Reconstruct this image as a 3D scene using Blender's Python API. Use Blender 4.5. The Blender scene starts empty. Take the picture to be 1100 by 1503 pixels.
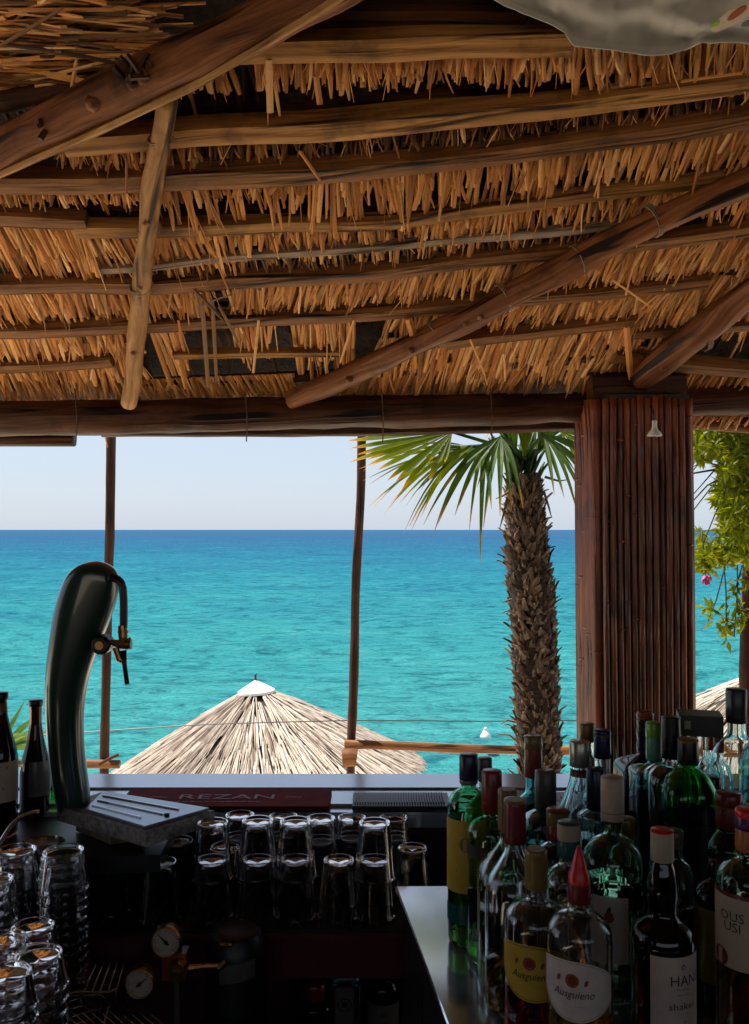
import bpy, math, random
import numpy as np
from mathutils import Vector, Matrix, noise
random.seed(7); rnd = random.random
def ru(a, b): return a + (b - a) * rnd()
R = math.radians
sc = bpy.context.scene
C = sc.collection

# ------------------------------------------------------------------ camera
EYE = 1.6; F = 1300.0; PITCH = math.atan(25.5 / F)
cam = bpy.data.cameras.new('camera'); camo = bpy.data.objects.new('camera', cam); C.objects.link(camo)
camo.location = (0, 0, EYE); camo.rotation_euler = (R(90) + PITCH, 0, 0)
cam.sensor_fit = 'VERTICAL'; cam.sensor_height = 36; cam.lens = 36 * F / 1503; cam.clip_end = 20000; cam.clip_start = .02
sc.camera = camo
# ------------------------------------------------------------------ world, sun, exposure
SUN_EL, SUN_AZ = 64, -62          # azimuth from +Y (sea) towards +X
w = bpy.data.worlds.new('World'); sc.world = w; w.use_nodes = True
nt = w.node_tree; bg = nt.nodes['Background']; bg.inputs[1].default_value = .055
sky = nt.nodes.new('ShaderNodeTexSky'); sky.sky_type = 'NISHITA'; sky.sun_disc = False
sky.sun_elevation = R(SUN_EL); sky.sun_rotation = R(SUN_AZ); sky.air_density = 1.0; sky.dust_density = .9; sky.ozone_density = 1.6
haze = nt.nodes.new('ShaderNodeMix'); haze.data_type = 'RGBA'; haze.inputs[0].default_value = .62; haze.inputs[7].default_value = (7.6, 8.7, 10.6, 1)   # even pale summer haze over the whole sky
nt.links.new(sky.outputs[0], haze.inputs[6]); nt.links.new(haze.outputs[2], bg.inputs[0])
sd = bpy.data.lights.new('sun', 'SUN'); sd.energy = 5.0; sd.angle = R(.5); sd.color = (1, .95, .86)
so = bpy.data.objects.new('sun', sd); C.objects.link(so); so.location = (-6, 10, 14)
d = Vector((math.sin(R(SUN_AZ)) * math.cos(R(SUN_EL)), math.cos(R(SUN_AZ)) * math.cos(R(SUN_EL)), math.sin(R(SUN_EL))))
so.rotation_euler = (-d).to_track_quat('-Z', 'Y').to_euler()
vs = sc.view_settings; vs.view_transform = 'Standard'; vs.look = 'None'; vs.exposure = .9; vs.gamma = 1; vs.use_curve_mapping = False
sc.render.engine = 'CYCLES'; cy = sc.cycles
cy.max_bounces = 20; cy.diffuse_bounces = 5; cy.glossy_bounces = 6; cy.transmission_bounces = 18; cy.transparent_max_bounces = 12
cy.use_denoising = True; cy.sample_clamp_indirect = 6; cy.caustics_reflective = False; cy.caustics_refractive = True; cy.blur_glossy = .5

# ------------------------------------------------------------------ measuring helpers
CA, SA = math.cos(PITCH), math.sin(PITCH)
def ray(px, py):
    u, v = (px - 550) / F, (751.5 - py) / F
    return Vector((u, CA - v * SA, SA + v * CA))
def W(px, py, Y):
    r = ray(px, py); t = Y / r.y
    return Vector((r.x * t, Y, EYE + r.z * t))
def Zp(px, py, z):
    r = ray(px, py); t = (z - EYE) / r.z
    return Vector((r.x * t, r.y * t, z))
SL = .466; EAVE_Z, EAVE_Y = 2.06, 3.0
def RP(px, py, dz=0):                       # point of the roof slope seen at a pixel
    r = ray(px, py)
    t = (EAVE_Z + dz + SL * EAVE_Y - EYE) / (r.z + SL * r.y)
    return Vector((r.x * t, r.y * t, EYE + r.z * t))

# ------------------------------------------------------------------ mesh helpers
def link_mesh(name, verts, faces, mat, parent=None, uvs=None, smooth=True, origin=None):
    me = bpy.data.meshes.new(name)
    if origin is not None: verts = [(v[0] - origin[0], v[1] - origin[1], v[2] - origin[2]) for v in verts]
    me.from_pydata([tuple(v) for v in verts], [], faces)
    if uvs:
        l = me.uv_layers.new(name='UVMap')
        flat = []
        for f in faces:
            for k in f: flat += [uvs[k][0], uvs[k][1]]
        l.data.foreach_set('uv', flat)
    if smooth: me.polygons.foreach_set('use_smooth', [True] * len(me.polygons))
    me.materials.append(mat); me.update()
    o = bpy.data.objects.new(name, me); C.objects.link(o)
    if parent is not None: o.parent = parent
    if origin is not None and parent is None: o.location = origin
    return o
def tag(o, label=None, cat=None, group=None, kind=None):
    if label: o['label'] = label
    if cat: o['category'] = cat
    if group: o['group'] = group
    if kind: o['kind'] = kind
    return o
def thing(name, label, cat, loc=(0, 0, 0), group=None):
    o = bpy.data.objects.new(name, None); C.objects.link(o); o.location = loc; o.empty_display_size = .05
    return tag(o, label, cat, group)
class MB:
    def __init__(s): s.v = []; s.f = []; s.uv = []
    def add(s, v, f, uv=None):
        n = len(s.v); s.v += [tuple(p) for p in v]; s.f += [tuple(i + n for i in q) for q in f]
        s.uv += uv if uv else [(p[0] + p[1] * .3, p[2] + p[1]) for p in v]
        return s
    def box(s, a, b, c=None):
        x0, y0, z0 = a; x1, y1, z1 = b
        v = [(x0, y0, z0), (x1, y0, z0), (x1, y1, z0), (x0, y1, z0), (x0, y0, z1), (x1, y0, z1), (x1, y1, z1), (x0, y1, z1)]
        return s.add(v, [(3, 2, 1, 0), (4, 5, 6, 7), (0, 1, 5, 4), (1, 2, 6, 5), (2, 3, 7, 6), (3, 0, 4, 7)], [(p[0] + p[1], p[2] + p[1]) for p in v])
    def prism(s, poly, z0, z1):
        n = len(poly); v = [(p[0], p[1], z0) for p in poly] + [(p[0], p[1], z1) for p in poly]
        f = [tuple(range(n - 1, -1, -1)), tuple(range(n, 2 * n))] + [(i, (i + 1) % n, n + (i + 1) % n, n + i) for i in range(n)]
        return s.add(v, f)
    def tube(s, pts, rad, seg=8, wob=0, flat=1.0, upv=(0, 0, 1), caps=True, seed=0, square=0):
        pts = [Vector(p) for p in pts]; n = len(pts)
        if not hasattr(rad, '__len__'): rad = [rad] * n
        base = len(s.v); L = 0; V = []; UV = []
        for i, p in enumerate(pts):
            t = (pts[min(i + 1, n - 1)] - pts[max(i - 1, 0)]).normalized()
            up = Vector(upv)
            if abs(t.dot(up)) > .95: up = Vector((0, 1, 0))
            a = t.cross(up).normalized(); b = a.cross(t).normalized()
            if i: L += (p - pts[i - 1]).length
            for k in range(seg + 1):
                th = 2 * math.pi * k / seg
                r = rad[i]
                c_, s_ = math.cos(th), math.sin(th)
                if square:
                    q = (abs(c_) ** square + abs(s_) ** square) ** (-1 / square); r = r * q
                if wob: r *= 1 + wob * noise.noise(Vector((c_ * 1.1 + seed, s_ * 1.1, L * 6 + seed)))
                V.append(p + a * (r * c_) + b * (r * s_ * flat)); UV.append((L, th / 6.283 * 6.283 * rad[i]))
        m = seg + 1
        Fc = [(i * m + k, i * m + k + 1, (i + 1) * m + k + 1, (i + 1) * m + k) for i in range(n - 1) for k in range(seg)]
        if caps:
            Fc += [tuple(range(seg - 1, -1, -1)), tuple((n - 1) * m + k for k in range(seg))]
        return s.add(V, Fc, UV)
    def build(s, name, mat, parent=None, smooth=False, origin=None):
        if parent is not None and origin is None: origin = tuple(parent.location)
        return link_mesh(name, s.v, s.f, mat, parent, s.uv, smooth, origin)
def dens(pts, n):                             # resample a polyline
    pts = [Vector(p) for p in pts]; seg = [(pts[i + 1] - pts[i]).length for i in range(len(pts) - 1)]; T = sum(seg); out = []
    for k in range(n):
        d = T * k / (n - 1); i = 0
        while i < len(seg) - 1 and d > seg[i]: d -= seg[i]; i += 1
        out.append(pts[i].lerp(pts[i + 1], min(1, d / seg[i])))
    for _ in range(2):
        out = [out[0]] + [(out[i - 1] + out[i] * 2 + out[i + 1]) / 4 for i in range(1, n - 1)] + [out[-1]]
    return out
def lathe(prof, seg=32, rf=None):
    V = []; Fc = []
    n = len(prof)
    for (r, z) in prof:
        for k in range(seg):
            th = 2 * math.pi * k / seg
            q = rf(th, z, r) if rf else 1
            V.append((r * q * math.sin(th), -r * q * math.cos(th), z))
    for i in range(n - 1):
        for k in range(seg):
            k2 = (k + 1) % seg; Fc.append((i * seg + k, i * seg + k2, (i + 1) * seg + k2, (i + 1) * seg + k))
    return V, Fc
def lathe_obj(name, prof, mat, parent=None, seg=32, rf=None, close=True, loc=None):
    V, Fc = lathe(prof, seg, rf); n = len(prof)
    if close:
        if prof[0][0] > 1e-4: Fc.append(tuple(range(seg - 1, -1, -1)))
        if prof[-1][0] > 1e-4: Fc.append(tuple((n - 1) * seg + k for k in range(seg)))
    o = link_mesh(name, V, Fc, mat, parent, [(v[0], v[2]) for v in V], True)
    if loc: o.location = loc
    return o
def smooth_prof(pts, n=3):
    out = [pts[0]]
    for i in range(1, len(pts) - 1):
        a, b, c = Vector(pts[i - 1]), Vector(pts[i]), Vector(pts[i + 1])
        d = min((a - b).length, (c - b).length) * .45
        if d < 1e-5: out.append(pts[i]); continue
        p, q = b + (a - b).normalized() * d, b + (c - b).normalized() * d
        for k in range(n + 1):
            t = k / n; m = p * (1 - t) ** 2 + b * 2 * t * (1 - t) + q * t * t; out.append((m.x, m.y))
    out.append(pts[-1]); return out

# ------------------------------------------------------------------ materials
class NT:
    def __init__(s, name):
        s.m = bpy.data.materials.new(name); s.m.use_nodes = True; s.n = s.m.node_tree; s.p = s.n.nodes['Principled BSDF']
    def node(s, t, **k):
        q = s.n.nodes.new(t)
        for a, b in k.items(): setattr(q, a, b)
        return q
    def l(s, a, b): s.n.links.new(a, b)
    def coords(s, kind='Object', scale=(1, 1, 1)):
        tc = s.node('ShaderNodeTexCoord'); mp = s.node('ShaderNodeMapping'); mp.inputs['Scale'].default_value = scale
        s.l(tc.outputs[kind], mp.inputs[0]); return mp.outputs[0]
    def noise(s, vec, scale, detail=5, rough=.6, dist=0):
        q = s.node('ShaderNodeTexNoise'); q.inputs['Scale'].default_value = scale; q.inputs['Detail'].default_value = detail
        q.inputs['Roughness'].default_value = rough; q.inputs['Distortion'].default_value = dist
        if vec: s.l(vec, q.inputs['Vector'])
        return q.outputs[0]
    def ramp(s, fac, stops):
        q = s.node('ShaderNodeValToRGB'); cr = q.color_ramp
        while len(cr.elements) < len(stops): cr.elements.new(.5)
        for e, (p, c) in zip(cr.elements, stops): e.position = p; e.color = (*c, 1)
        s.l(fac, q.inputs[0]); return q.outputs[0]
    def mix(s, a, b, fac, mode='MIX'):
        q = s.node('ShaderNodeMix', data_type='RGBA', blend_type=mode)
        for v, i in ((fac, 0), (a, 6), (b, 7)):
            if hasattr(v, 'links'): s.l(v, q.inputs[i])
            elif i == 0: q.inputs[i].default_value = v
            else: q.inputs[i].default_value = (*v, 1)
        return q.outputs[2]
    def bump(s, h, strength=.3, dist=.01, prev=None):
        q = s.node('ShaderNodeBump'); q.inputs['Strength'].default_value = strength; q.inputs['Distance'].default_value = dist
        s.l(h, q.inputs['Height'])
        if prev: s.l(prev, q.inputs['Normal'])
        s.l(q.outputs[0], s.p.inputs['Normal']); return q.outputs[0]
    def set(s, **k):
        for a, b in k.items(): s.p.inputs[a.replace('_', ' ')].default_value = b
        return s
def simple(name, col, rough=.5, metal=0, var=.15, scale=30, bump=.1, bd=.002, **k):
    t = NT(name); v = t.coords('Object'); n = t.noise(v, scale, 5)
    lo = tuple(c * (1 - var) for c in col); hi = tuple(min(1, c * (1 + var)) for c in col)
    t.l(t.ramp(n, [(.3, lo), (.7, hi)]), t.p.inputs['Base Color'])
    t.set(Roughness=rough, Metallic=metal)
    if bump: t.bump(n, bump, bd)
    for a, b in k.items(): t.p.inputs[a.replace('_', ' ')].default_value = b
    return t.m
def wood(name, dark, mid, light, rough=.6, grain=55, bump=.5, coord='UV', stretch=3):
    t = NT(name); v = t.coords(coord, (stretch, grain, grain))
    oi = t.node('ShaderNodeObjectInfo'); cb = t.node('ShaderNodeCombineXYZ')
    mu = t.node('ShaderNodeMath', operation='MULTIPLY'); mu.inputs[1].default_value = 37; t.l(oi.outputs['Random'], mu.inputs[0])
    ad = t.node('ShaderNodeVectorMath', operation='ADD'); t.l(v, ad.inputs[0]); t.l(mu.outputs[0], cb.inputs[0]); t.l(cb.outputs[0], ad.inputs[1])
    n = t.noise(ad.outputs[0], 1, 6, .65, .6)
    n2 = t.noise(t.coords('Object'), 7, 4, .6)
    c = t.ramp(n, [(.28, dark), (.5, mid), (.72, light)])
    c = t.mix(c, tuple(x * .55 for x in dark), t.ramp(n2, [(.52, (0, 0, 0)), (.72, (.8, .8, .8))]))
    nk = t.noise(t.coords(coord, (1.2, grain * .45, grain * .45)), 1, 3, .5, 1.2); cr = t.ramp(nk, [(.36, (1, 1, 1)), (.43, (0, 0, 0))])
    c = t.mix(c, tuple(x * .3 for x in dark), cr)
    t.l(c, t.p.inputs['Base Color']); t.set(Roughness=rough, Specular_IOR_Level=.16 if rough > .35 else .4)
    b1 = t.bump(n, bump, .004); t.bump(t.ramp(nk, [(.36, (0, 0, 0)), (.43, (1, 1, 1))]), .7, .004, b1); return t.m
def reedmat(name, cols, rough=.65):
    t = NT(name); g = t.node('ShaderNodeNewGeometry'); oi = t.node('ShaderNodeObjectInfo')
    a = t.node('ShaderNodeMath', operation='ADD'); t.l(g.outputs['Random Per Island'], a.inputs[0]); t.l(oi.outputs['Random'], a.inputs[1])
    fr = t.node('ShaderNodeMath', operation='FRACT'); t.l(a.outputs[0], fr.inputs[0])
    k = len(cols); c = t.ramp(fr.outputs[0], [(i / (k - 1), cc) for i, cc in enumerate(cols)])
    n = t.noise(t.coords('Object'), 60, 5, .7)
    c = t.mix(c, (.09, .045, .02), t.ramp(n, [(.55, (0, 0, 0)), (.8, (.7, .7, .7))]))
    t.l(c, t.p.inputs['Base Color']); t.set(Roughness=rough, Specular_IOR_Level=.2); t.bump(n, .4, .002)
    return t.m
def glass(name, col=(1, 1, 1), rough=.0, ior=1.48, dens_=0):
    t = NT(name); t.set(Base_Color=(*col, 1), Roughness=rough, IOR=ior, Transmission_Weight=1.0)
    n = t.noise(t.coords('Object'), 35, 2); t.bump(n, .06, .002); return t.m
M = {}
M['log'] = wood('reddish log', (.045, .013, .005), (.17, .056, .019), (.32, .125, .045), .5, 45)
M['log_dark'] = wood('dark beam', (.014, .005, .003), (.06, .021, .009), (.12, .046, .02), .42, 40)
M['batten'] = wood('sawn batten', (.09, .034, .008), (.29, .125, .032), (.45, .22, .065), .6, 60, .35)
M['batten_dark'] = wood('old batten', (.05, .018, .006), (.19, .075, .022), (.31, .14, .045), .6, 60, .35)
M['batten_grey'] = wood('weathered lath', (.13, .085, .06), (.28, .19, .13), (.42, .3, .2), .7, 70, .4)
M['pole'] = wood('barked pole', (.10, .04, .012), (.32, .15, .05), (.50, .27, .10), .55, 30, .9)
M['post'] = wood('outdoor post', (.025, .009, .005), (.06, .024, .013), (.10, .042, .023), .55, 40, .5)
M['rail'] = wood('rail wood', (.07, .025, .009), (.19, .075, .026), (.30, .13, .05), .5, 40, .4)
M['cane'] = wood('varnished cane', (.05, .012, .005), (.20, .048, .018), (.38, .11, .038), .30, 35, .25)
M['reed'] = reedmat('dry reed', [(.36, .125, .030), (.62, .26, .070), (.76, .38, .13), (.42, .145, .036), (.85, .48, .20), (.20, .068, .020), (.70, .30, .08), (.52, .18, .048)])
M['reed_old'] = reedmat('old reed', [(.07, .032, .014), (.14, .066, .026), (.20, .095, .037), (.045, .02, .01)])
M['reed_gap_shade'] = reedmat('dark gap-shade reed', [(.03, .013, .006), (.055, .025, .010), (.08, .036, .015), (.02, .009, .004)])  # colour darkened to stand for shade between the reed courses
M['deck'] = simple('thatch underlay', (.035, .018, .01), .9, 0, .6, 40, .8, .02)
M['reed_pale'] = reedmat('sunbleached reed', [(.34, .26, .20), (.60, .50, .41), (.70, .60, .50), (.16, .11, .08), (.66, .56, .46), (.48, .39, .31)])
M['reed_core'] = simple('umbrella thatch core', (.045, .028, .018), .9, 0, .5, 30, .5, .02)
M['white'] = simple('white plaster cap', (.78, .77, .75), .5, 0, .03, 20, .1)
M['maroon'] = simple('maroon painted board', (.085, .013, .016), .5, 0, .35, 12, .1)
M['maroon_lip'] = simple('maroon shelf lip', (.10, .008, .018), .4, 0, .3, 12, .1)
M['black'] = simple('black plastic', (.008, .008, .009), .4, 0, .2, 40, .05)
M['blackwood'] = simple('black stained wood', (.010, .007, .006), .5, 0, .4, 15, .2)
M['ledge'] = simple('pale metal-clad ledge', (.60, .67, .76), .14, .5, .06, 6, .04)
M['steel'] = simple('polished steel worktop', (.66, .68, .72), .13, .8, .12, 5, .04)
M['steel_thin'] = simple('steel wire', (.6, .6, .62), .22, 1, .1, 50, .0)
M['chrome'] = simple('chrome', (.75, .76, .78), .08, 1, .03, 20, .0)
M['brass'] = simple('aged brass', (.42, .22, .09), .28, 1, .3, 60, .1)
M['tap'] = simple('dark green lacquered tap column', (.010, .034, .024), .28, 0, .3, 8, .0, Coat_Weight=.6, Coat_Roughness=.07)
M['marble'] = simple('speckled granite tray', (.2, .17, .155), .5, 0, .8, 90, .4, .003)
M['tray_top'] = simple('ribbed steel tray', (.30, .37, .44), .25, .7, .06, 30, .03)
M['groove'] = simple('drain ridge', (.85, .88, .92), .22, .5, .03, 30, 0)
M['yblock'] = simple('yellowed wooden block', (.17, .13, .06), .6, 0, .4, 40, .3)
M['glass'] = glass('clear glass')
M['glass_t'] = glass('tumbler glass', (.80, .79, .80), .06, 1.24)
M['glass_b'] = glass('blueish clear glass', (.86, .95, .96))
M['glass_green'] = glass('green bottle glass', (.03, .55, .10))
M['glass_midgreen'] = glass('mid green glass', (.30, .68, .42))
M['glass_dkgreen'] = glass('dark green glass', (.01, .30, .06))
M['glass_teal'] = glass('teal glass', (.25, .6, .58))
M['glass_pale'] = glass('pale green glass', (.62, .9, .72))
M['glass_brown'] = glass('brown beer glass', (.16, .045, .018))
M['glass_dark'] = glass('near black glass', (.035, .03, .035))
def liquid(name, col): return glass(name, col, 0, 1.34)
M['liq_clear'] = liquid('clear spirit', (.97, .98, .97)); M['liq_amber'] = liquid('amber spirit', (.85, .38, .06))
M['liq_red'] = liquid('red spirit', (.35, .015, .01)); M['liq_yellow'] = liquid('yellow spirit', (.82, .66, .2)); M['liq_black'] = liquid('dark liqueur', (.02, .008, .006))
PAL = dict(navy=(.008, .014, .06), red=(.22, .018, .014), redbright=(.75, .012, .02), tan=(.22, .12, .045), grey=(.13, .11, .095), beige=(.50, .38, .28), teal=(.005, .09, .085),
           gold=(.22, .13, .03), silver=(.45, .42, .36), black=(.008, .008, .009), lime=(.22, .38, .03), palegreen=(.10, .3, .2), orange=(.4, .13, .04), purple=(.05, .012, .07),
           cream=(.66, .51, .41), yellow=(.62, .38, .03), white=(.70, .58, .52), ink=(.02, .012, .01), darkred=(.16, .01, .012), rust=(.3, .06, .025), graphite=(.03, .032, .036), sticker=(.35, .32, .2))
for k, c in PAL.items():
    M['c_' + k] = simple(k + ' print' if k in ('cream', 'yellow', 'white', 'ink') else k + ' cap', c, .55 if k in ('cream', 'yellow', 'white', 'ink', 'beige') else .3, .8 if k in ('silver',) else 0, .12, 45, .05)
M['tarp'] = simple('grey tarpaulin', (.40, .36, .32), .6, 0, .10, 5, .25, .01)
M['paving'] = simple('pale stone terrace', (.76, .66, .50), .8, 0, .12, 2, .2, .01)  # tone raised to bounce warm light onto the thatch
M['sand'] = simple('beach sand', (.60, .50, .37), .9, 0, .12, 1.5, .4, .03)
M['floor'] = simple('dark bar floor', (.06, .045, .035), .6, 0, .3, 3, .2, .01)
M['blocking_wall'] = simple('dark timber wall', (.05, .028, .018), .7, 0, .4, 6, .3, .01)  # for the unseen walls added to block light
M['trunk'] = simple('palm trunk fibre', (.04, .02, .012), .9, 0, .6, 45, .9, .02)
M['boot'] = reedmat('palm leaf stubs', [(.07, .042, .028), (.13, .08, .055), (.21, .14, .10), (.09, .055, .036)])
def leafmat(name, c0, c1, trans=.35, tip=None):
    t = NT(name); n = t.noise(t.coords('Object'), 9, 3); g = t.node('ShaderNodeNewGeometry')
    c = t.ramp(g.outputs['Random Per Island'], [(0, c0), (1, c1)])
    c = t.mix(c, tuple(x * .6 for x in c0), t.ramp(n, [(.4, (0, 0, 0)), (.75, (.7, .7, .7))]))
    if tip:
        uv = t.node('ShaderNodeTexCoord'); sp = t.node('ShaderNodeSeparateXYZ'); t.l(uv.outputs['UV'], sp.inputs[0])
        c = t.mix(c, tip, t.ramp(sp.outputs[0], [(.80, (0, 0, 0)), (.97, (1, 1, 1))]))
    t.l(c, t.p.inputs['Base Color']); t.set(Roughness=.45, Specular_IOR_Level=.25)
    tr = t.node('ShaderNodeBsdfTranslucent'); mx = t.node('ShaderNodeMixShader'); mx.inputs[0].default_value = trans
    br = t.mix((0, 0, 0), c, 1.0); 
    hs = t.node('ShaderNodeHueSaturation'); hs.inputs['Value'].default_value = 2.1; hs.inputs['Saturation'].default_value = 1.1; hs.inputs['Hue'].default_value = .485
    t.l(c, hs.inputs['Color']); t.l(hs.outputs[0], tr.inputs[0])
    t.l(t.p.outputs[0], mx.inputs[1]); t.l(tr.outputs[0], mx.inputs[2])
    t.l(mx.outputs[0], t.n.nodes['Material Output'].inputs[0]); return t.m
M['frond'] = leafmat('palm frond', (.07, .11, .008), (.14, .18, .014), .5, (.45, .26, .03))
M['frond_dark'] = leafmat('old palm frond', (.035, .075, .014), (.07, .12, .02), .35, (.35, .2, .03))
M['shrub'] = leafmat('shrub leaf', (.07, .11, .008), (.22, .23, .016), .5)
M['yucca'] = leafmat('yucca leaf', (.10, .2, .05), (.2, .3, .08), .3)
M['stem'] = simple('green brown stem', (.06, .05, .02), .7, 0, .3, 40, .2)
M['flower'] = simple('pink petals', (.5, .06, .22), .5, 0, .2, 30, 0)

# ------------------------------------------------------------------ setting: ground, beach, sea
SEA_Z = -3.3
o = MB().box((-1.45, -2.4, -.1), (3.2, 1.9, 0)).build('floor', M['floor']); tag(o, kind='structure')
def sheet(name, x0, x1, y0, y1, z, mat, n=2, hf=None):
    V = []; Fc = []
    for j in range(n + 1):
        for i in range(n + 1):
            x, y = x0 + (x1 - x0) * i / n, y0 + (y1 - y0) * j / n
            V.append((x, y, z + (hf(x, y) if hf else 0)))
    for j in range(n):
        for i in range(n): a = j * (n + 1) + i; Fc.append((a, a + 1, a + n + 2, a + n + 1))
    return tag(link_mesh(name, V, Fc, mat), kind='structure')
# stone terrace outside the bar, added unseen to bounce warm light up under the thatch
ter = tag(MB().box((-16, -16, -.6), (16, 6.2, -.13)).build('bounce_terrace', M['paving']), kind='structure')
sheet('beach', -300, 300, -300, 16.2, -2.6, M['sand'], 60, lambda x, y: -(max(0, y - 11) * .14) + .03 * noise.noise(Vector((x * .3, y * .3, 0))))
def sea():
    t = NT('sea water'); p = t.p
    tc = t.node('ShaderNodeTexCoord'); sp = t.node('ShaderNodeSeparateXYZ'); t.l(tc.outputs['Object'], sp.inputs[0])
    lg = t.node('ShaderNodeMath', operation='LOGARITHM'); t.l(sp.outputs[1], lg.inputs[0]); lg.inputs[1].default_value = 10
    mr = t.node('ShaderNodeMapRange'); mr.inputs[1].default_value = 1.2; mr.inputs[2].default_value = 3.0; t.l(lg.outputs[0], mr.inputs[0])
    v1 = t.coords('Object', (.06, .12, 1)); patch = t.noise(v1, 1, 5, .6, .5)
    ma = t.node('ShaderNodeMath', operation='MULTIPLY_ADD'); t.l(patch, ma.inputs[0]); ma.inputs[1].default_value = .5; ma.inputs[2].default_value = -.25
    ad = t.node('ShaderNodeMath', operation='ADD'); t.l(mr.outputs[0], ad.inputs[0]); t.l(ma.outputs[0], ad.inputs[1])
    c = t.ramp(ad.outputs[0], SEA_COLS)
    v2 = t.coords('Object', (.8, 1.5, 1)); n2 = t.noise(v2, 1, 8, .68, .6)
    c = t.mix(c, (.010, .075, .115), t.ramp(n2, [(.34, (.7, .7, .7)), (.50, (0, 0, 0))]))  # shade of ripple troughs and lighter crests mixed into the base colour
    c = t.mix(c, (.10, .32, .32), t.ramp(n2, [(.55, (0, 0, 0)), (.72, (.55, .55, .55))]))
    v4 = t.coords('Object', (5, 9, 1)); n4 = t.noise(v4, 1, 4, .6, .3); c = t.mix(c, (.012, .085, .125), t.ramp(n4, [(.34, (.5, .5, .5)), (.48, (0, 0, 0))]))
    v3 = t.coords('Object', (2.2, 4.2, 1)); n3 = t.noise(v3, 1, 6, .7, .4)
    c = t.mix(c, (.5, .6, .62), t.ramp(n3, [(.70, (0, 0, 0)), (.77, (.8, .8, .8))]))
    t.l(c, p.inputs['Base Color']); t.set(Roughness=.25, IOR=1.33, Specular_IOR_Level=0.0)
    b = t.bump(n2, 1.0, .6); b = t.bump(n3, .8, .2, b); t.bump(n4, .5, .06, b)
    ys = np.concatenate([np.geomspace(15.0, 500, 620), np.geomspace(520, 9000, 40)])
    us = np.linspace(-1.3, 1.3, 330)
    Yg, Ug = np.meshgrid(ys, us, indexing='ij'); Xg = Ug * (Yg + 6)
    rng = np.random.RandomState(3); Z = np.zeros_like(Yg)
    for k in range(46):
        lam = .5 * 1.098 ** k; th = rng.normal(0, .38) + .12; kx, ky = math.sin(th) * 6.283 / lam, math.cos(th) * 6.283 / lam
        ph = rng.uniform(0, 6.28); amp = .0058 * lam ** .78
        fade = np.clip((lam / (Yg * .0058 * 2.2)) - 1, 0, 1)
        wv = np.sin(kx * Xg + ky * Yg + ph + .6 * np.sin(Xg * .23 / lam + ph)); Z += amp * fade * (1 - 2 * np.abs(np.sin((kx * Xg + ky * Yg + ph) / 2 + .3 * np.sin(Xg * .4 / lam + k)))) if k % 2 else amp * fade * wv
    V = np.stack([Xg, Yg, Z], -1).reshape(-1, 3); ny, nx = Yg.shape
    idx = np.arange(ny * nx).reshape(ny, nx)
    Fc = np.stack([idx[:-1, :-1], idx[:-1, 1:], idx[1:, 1:], idx[1:, :-1]], -1).reshape(-1, 4)
    me = bpy.data.meshes.new('sea'); me.vertices.add(len(V)); me.vertices.foreach_set('co', V.astype(np.float32).ravel())
    me.loops.add(Fc.size); me.loops.foreach_set('vertex_index', Fc.ravel().astype(np.int32))
    me.polygons.add(len(Fc)); me.polygons.foreach_set('loop_start', np.arange(0, Fc.size, 4, dtype=np.int32)); me.polygons.foreach_set('loop_total', np.full(len(Fc), 4, np.int32))
    me.polygons.foreach_set('use_smooth', np.ones(len(Fc), bool)); me.update(calc_edges=True); me.materials.append(t.m)
    o = bpy.data.objects.new('sea', me); C.objects.link(o); o.location = (0, 0, SEA_Z); tag(o, kind='structure')
SEA_COLS = [(0, (.075, .36, .36)), (.22, (.044, .285, .315)), (.44, (.028, .19, .265)), (.64, (.024, .118, .215)), (.85, (.030, .082, .175))]
sea()

# ------------------------------------------------------------------ thatched roof
roof = thing('thatched_roof', 'thatched bar roof of reeds on crooked poles and sawn battens', 'roof', (0, 3, 2.06))
def plane(Y, dz): return EAVE_Z + SL * (EAVE_Y - Y) + dz
RIDGE_Y = -.2
def deckv(x0, x1, y0, y1, dz, th):
    return [(x0, y0, plane(y0, dz)), (x1, y0, plane(y0, dz)), (x1, y1, plane(y1, dz)), (x0, y1, plane(y1, dz)),
            (x0, y0, plane(y0, dz + th)), (x1, y0, plane(y0, dz + th)), (x1, y1, plane(y1, dz + th)), (x0, y1, plane(y1, dz + th))]
BF = [(3, 2, 1, 0), (4, 5, 6, 7), (0, 1, 5, 4), (1, 2, 6, 5), (2, 3, 7, 6), (3, 0, 4, 7)]
m = MB(); m.add(deckv(-3.4, 3.4, RIDGE_Y, 3.28, .085, .16), BF)
V = deckv(-3.4, 3.4, RIDGE_Y, 3.28, .085, .16); V = [(x, 2 * RIDGE_Y - y, z) for x, y, z in V]; m.add([v for v in V], [tuple(reversed(f)) for f in BF])
m.build('thatch_deck', M['deck'], roof)
def poly_at(pl, x):
    if x <= pl[0][0]: return pl[0][1]
    for a, b in zip(pl, pl[1:]):
        if x <= b[0]: return a[1] + (b[1] - a[1]) * (x - a[0]) / (b[0] - a[0])
    return pl[-1][1]
def batten(pl, th, mat, dz=0, name='batten', sq=9, label=None):
    pts = [RP(x, y, dz) for x, y in pl]; n = 22
    pts = dens(pts, n); thv = th if hasattr(th, '__len__') else (th, th)
    rad = []
    for i, p in enumerate(pts):
        dep = p.y; k = i / (n - 1); rad.append((thv[0] * (1 - k) + thv[1] * k) * .5 * dep / F * (1 + .12 * noise.noise(p * 3 + Vector((th if not hasattr(th, '__len__') else th[0], 0, 0)))))
    m = MB(); m.tube([p + Vector((0, 0, .006 * noise.noise(p * 4))) for p in pts], rad, 16, .05, 1, (0, -.42, -.9), seed=pl[0][1], square=sq)
    o = m.build(name, mat, roof, False)
    if label: o['label'] = label
    return o
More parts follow.
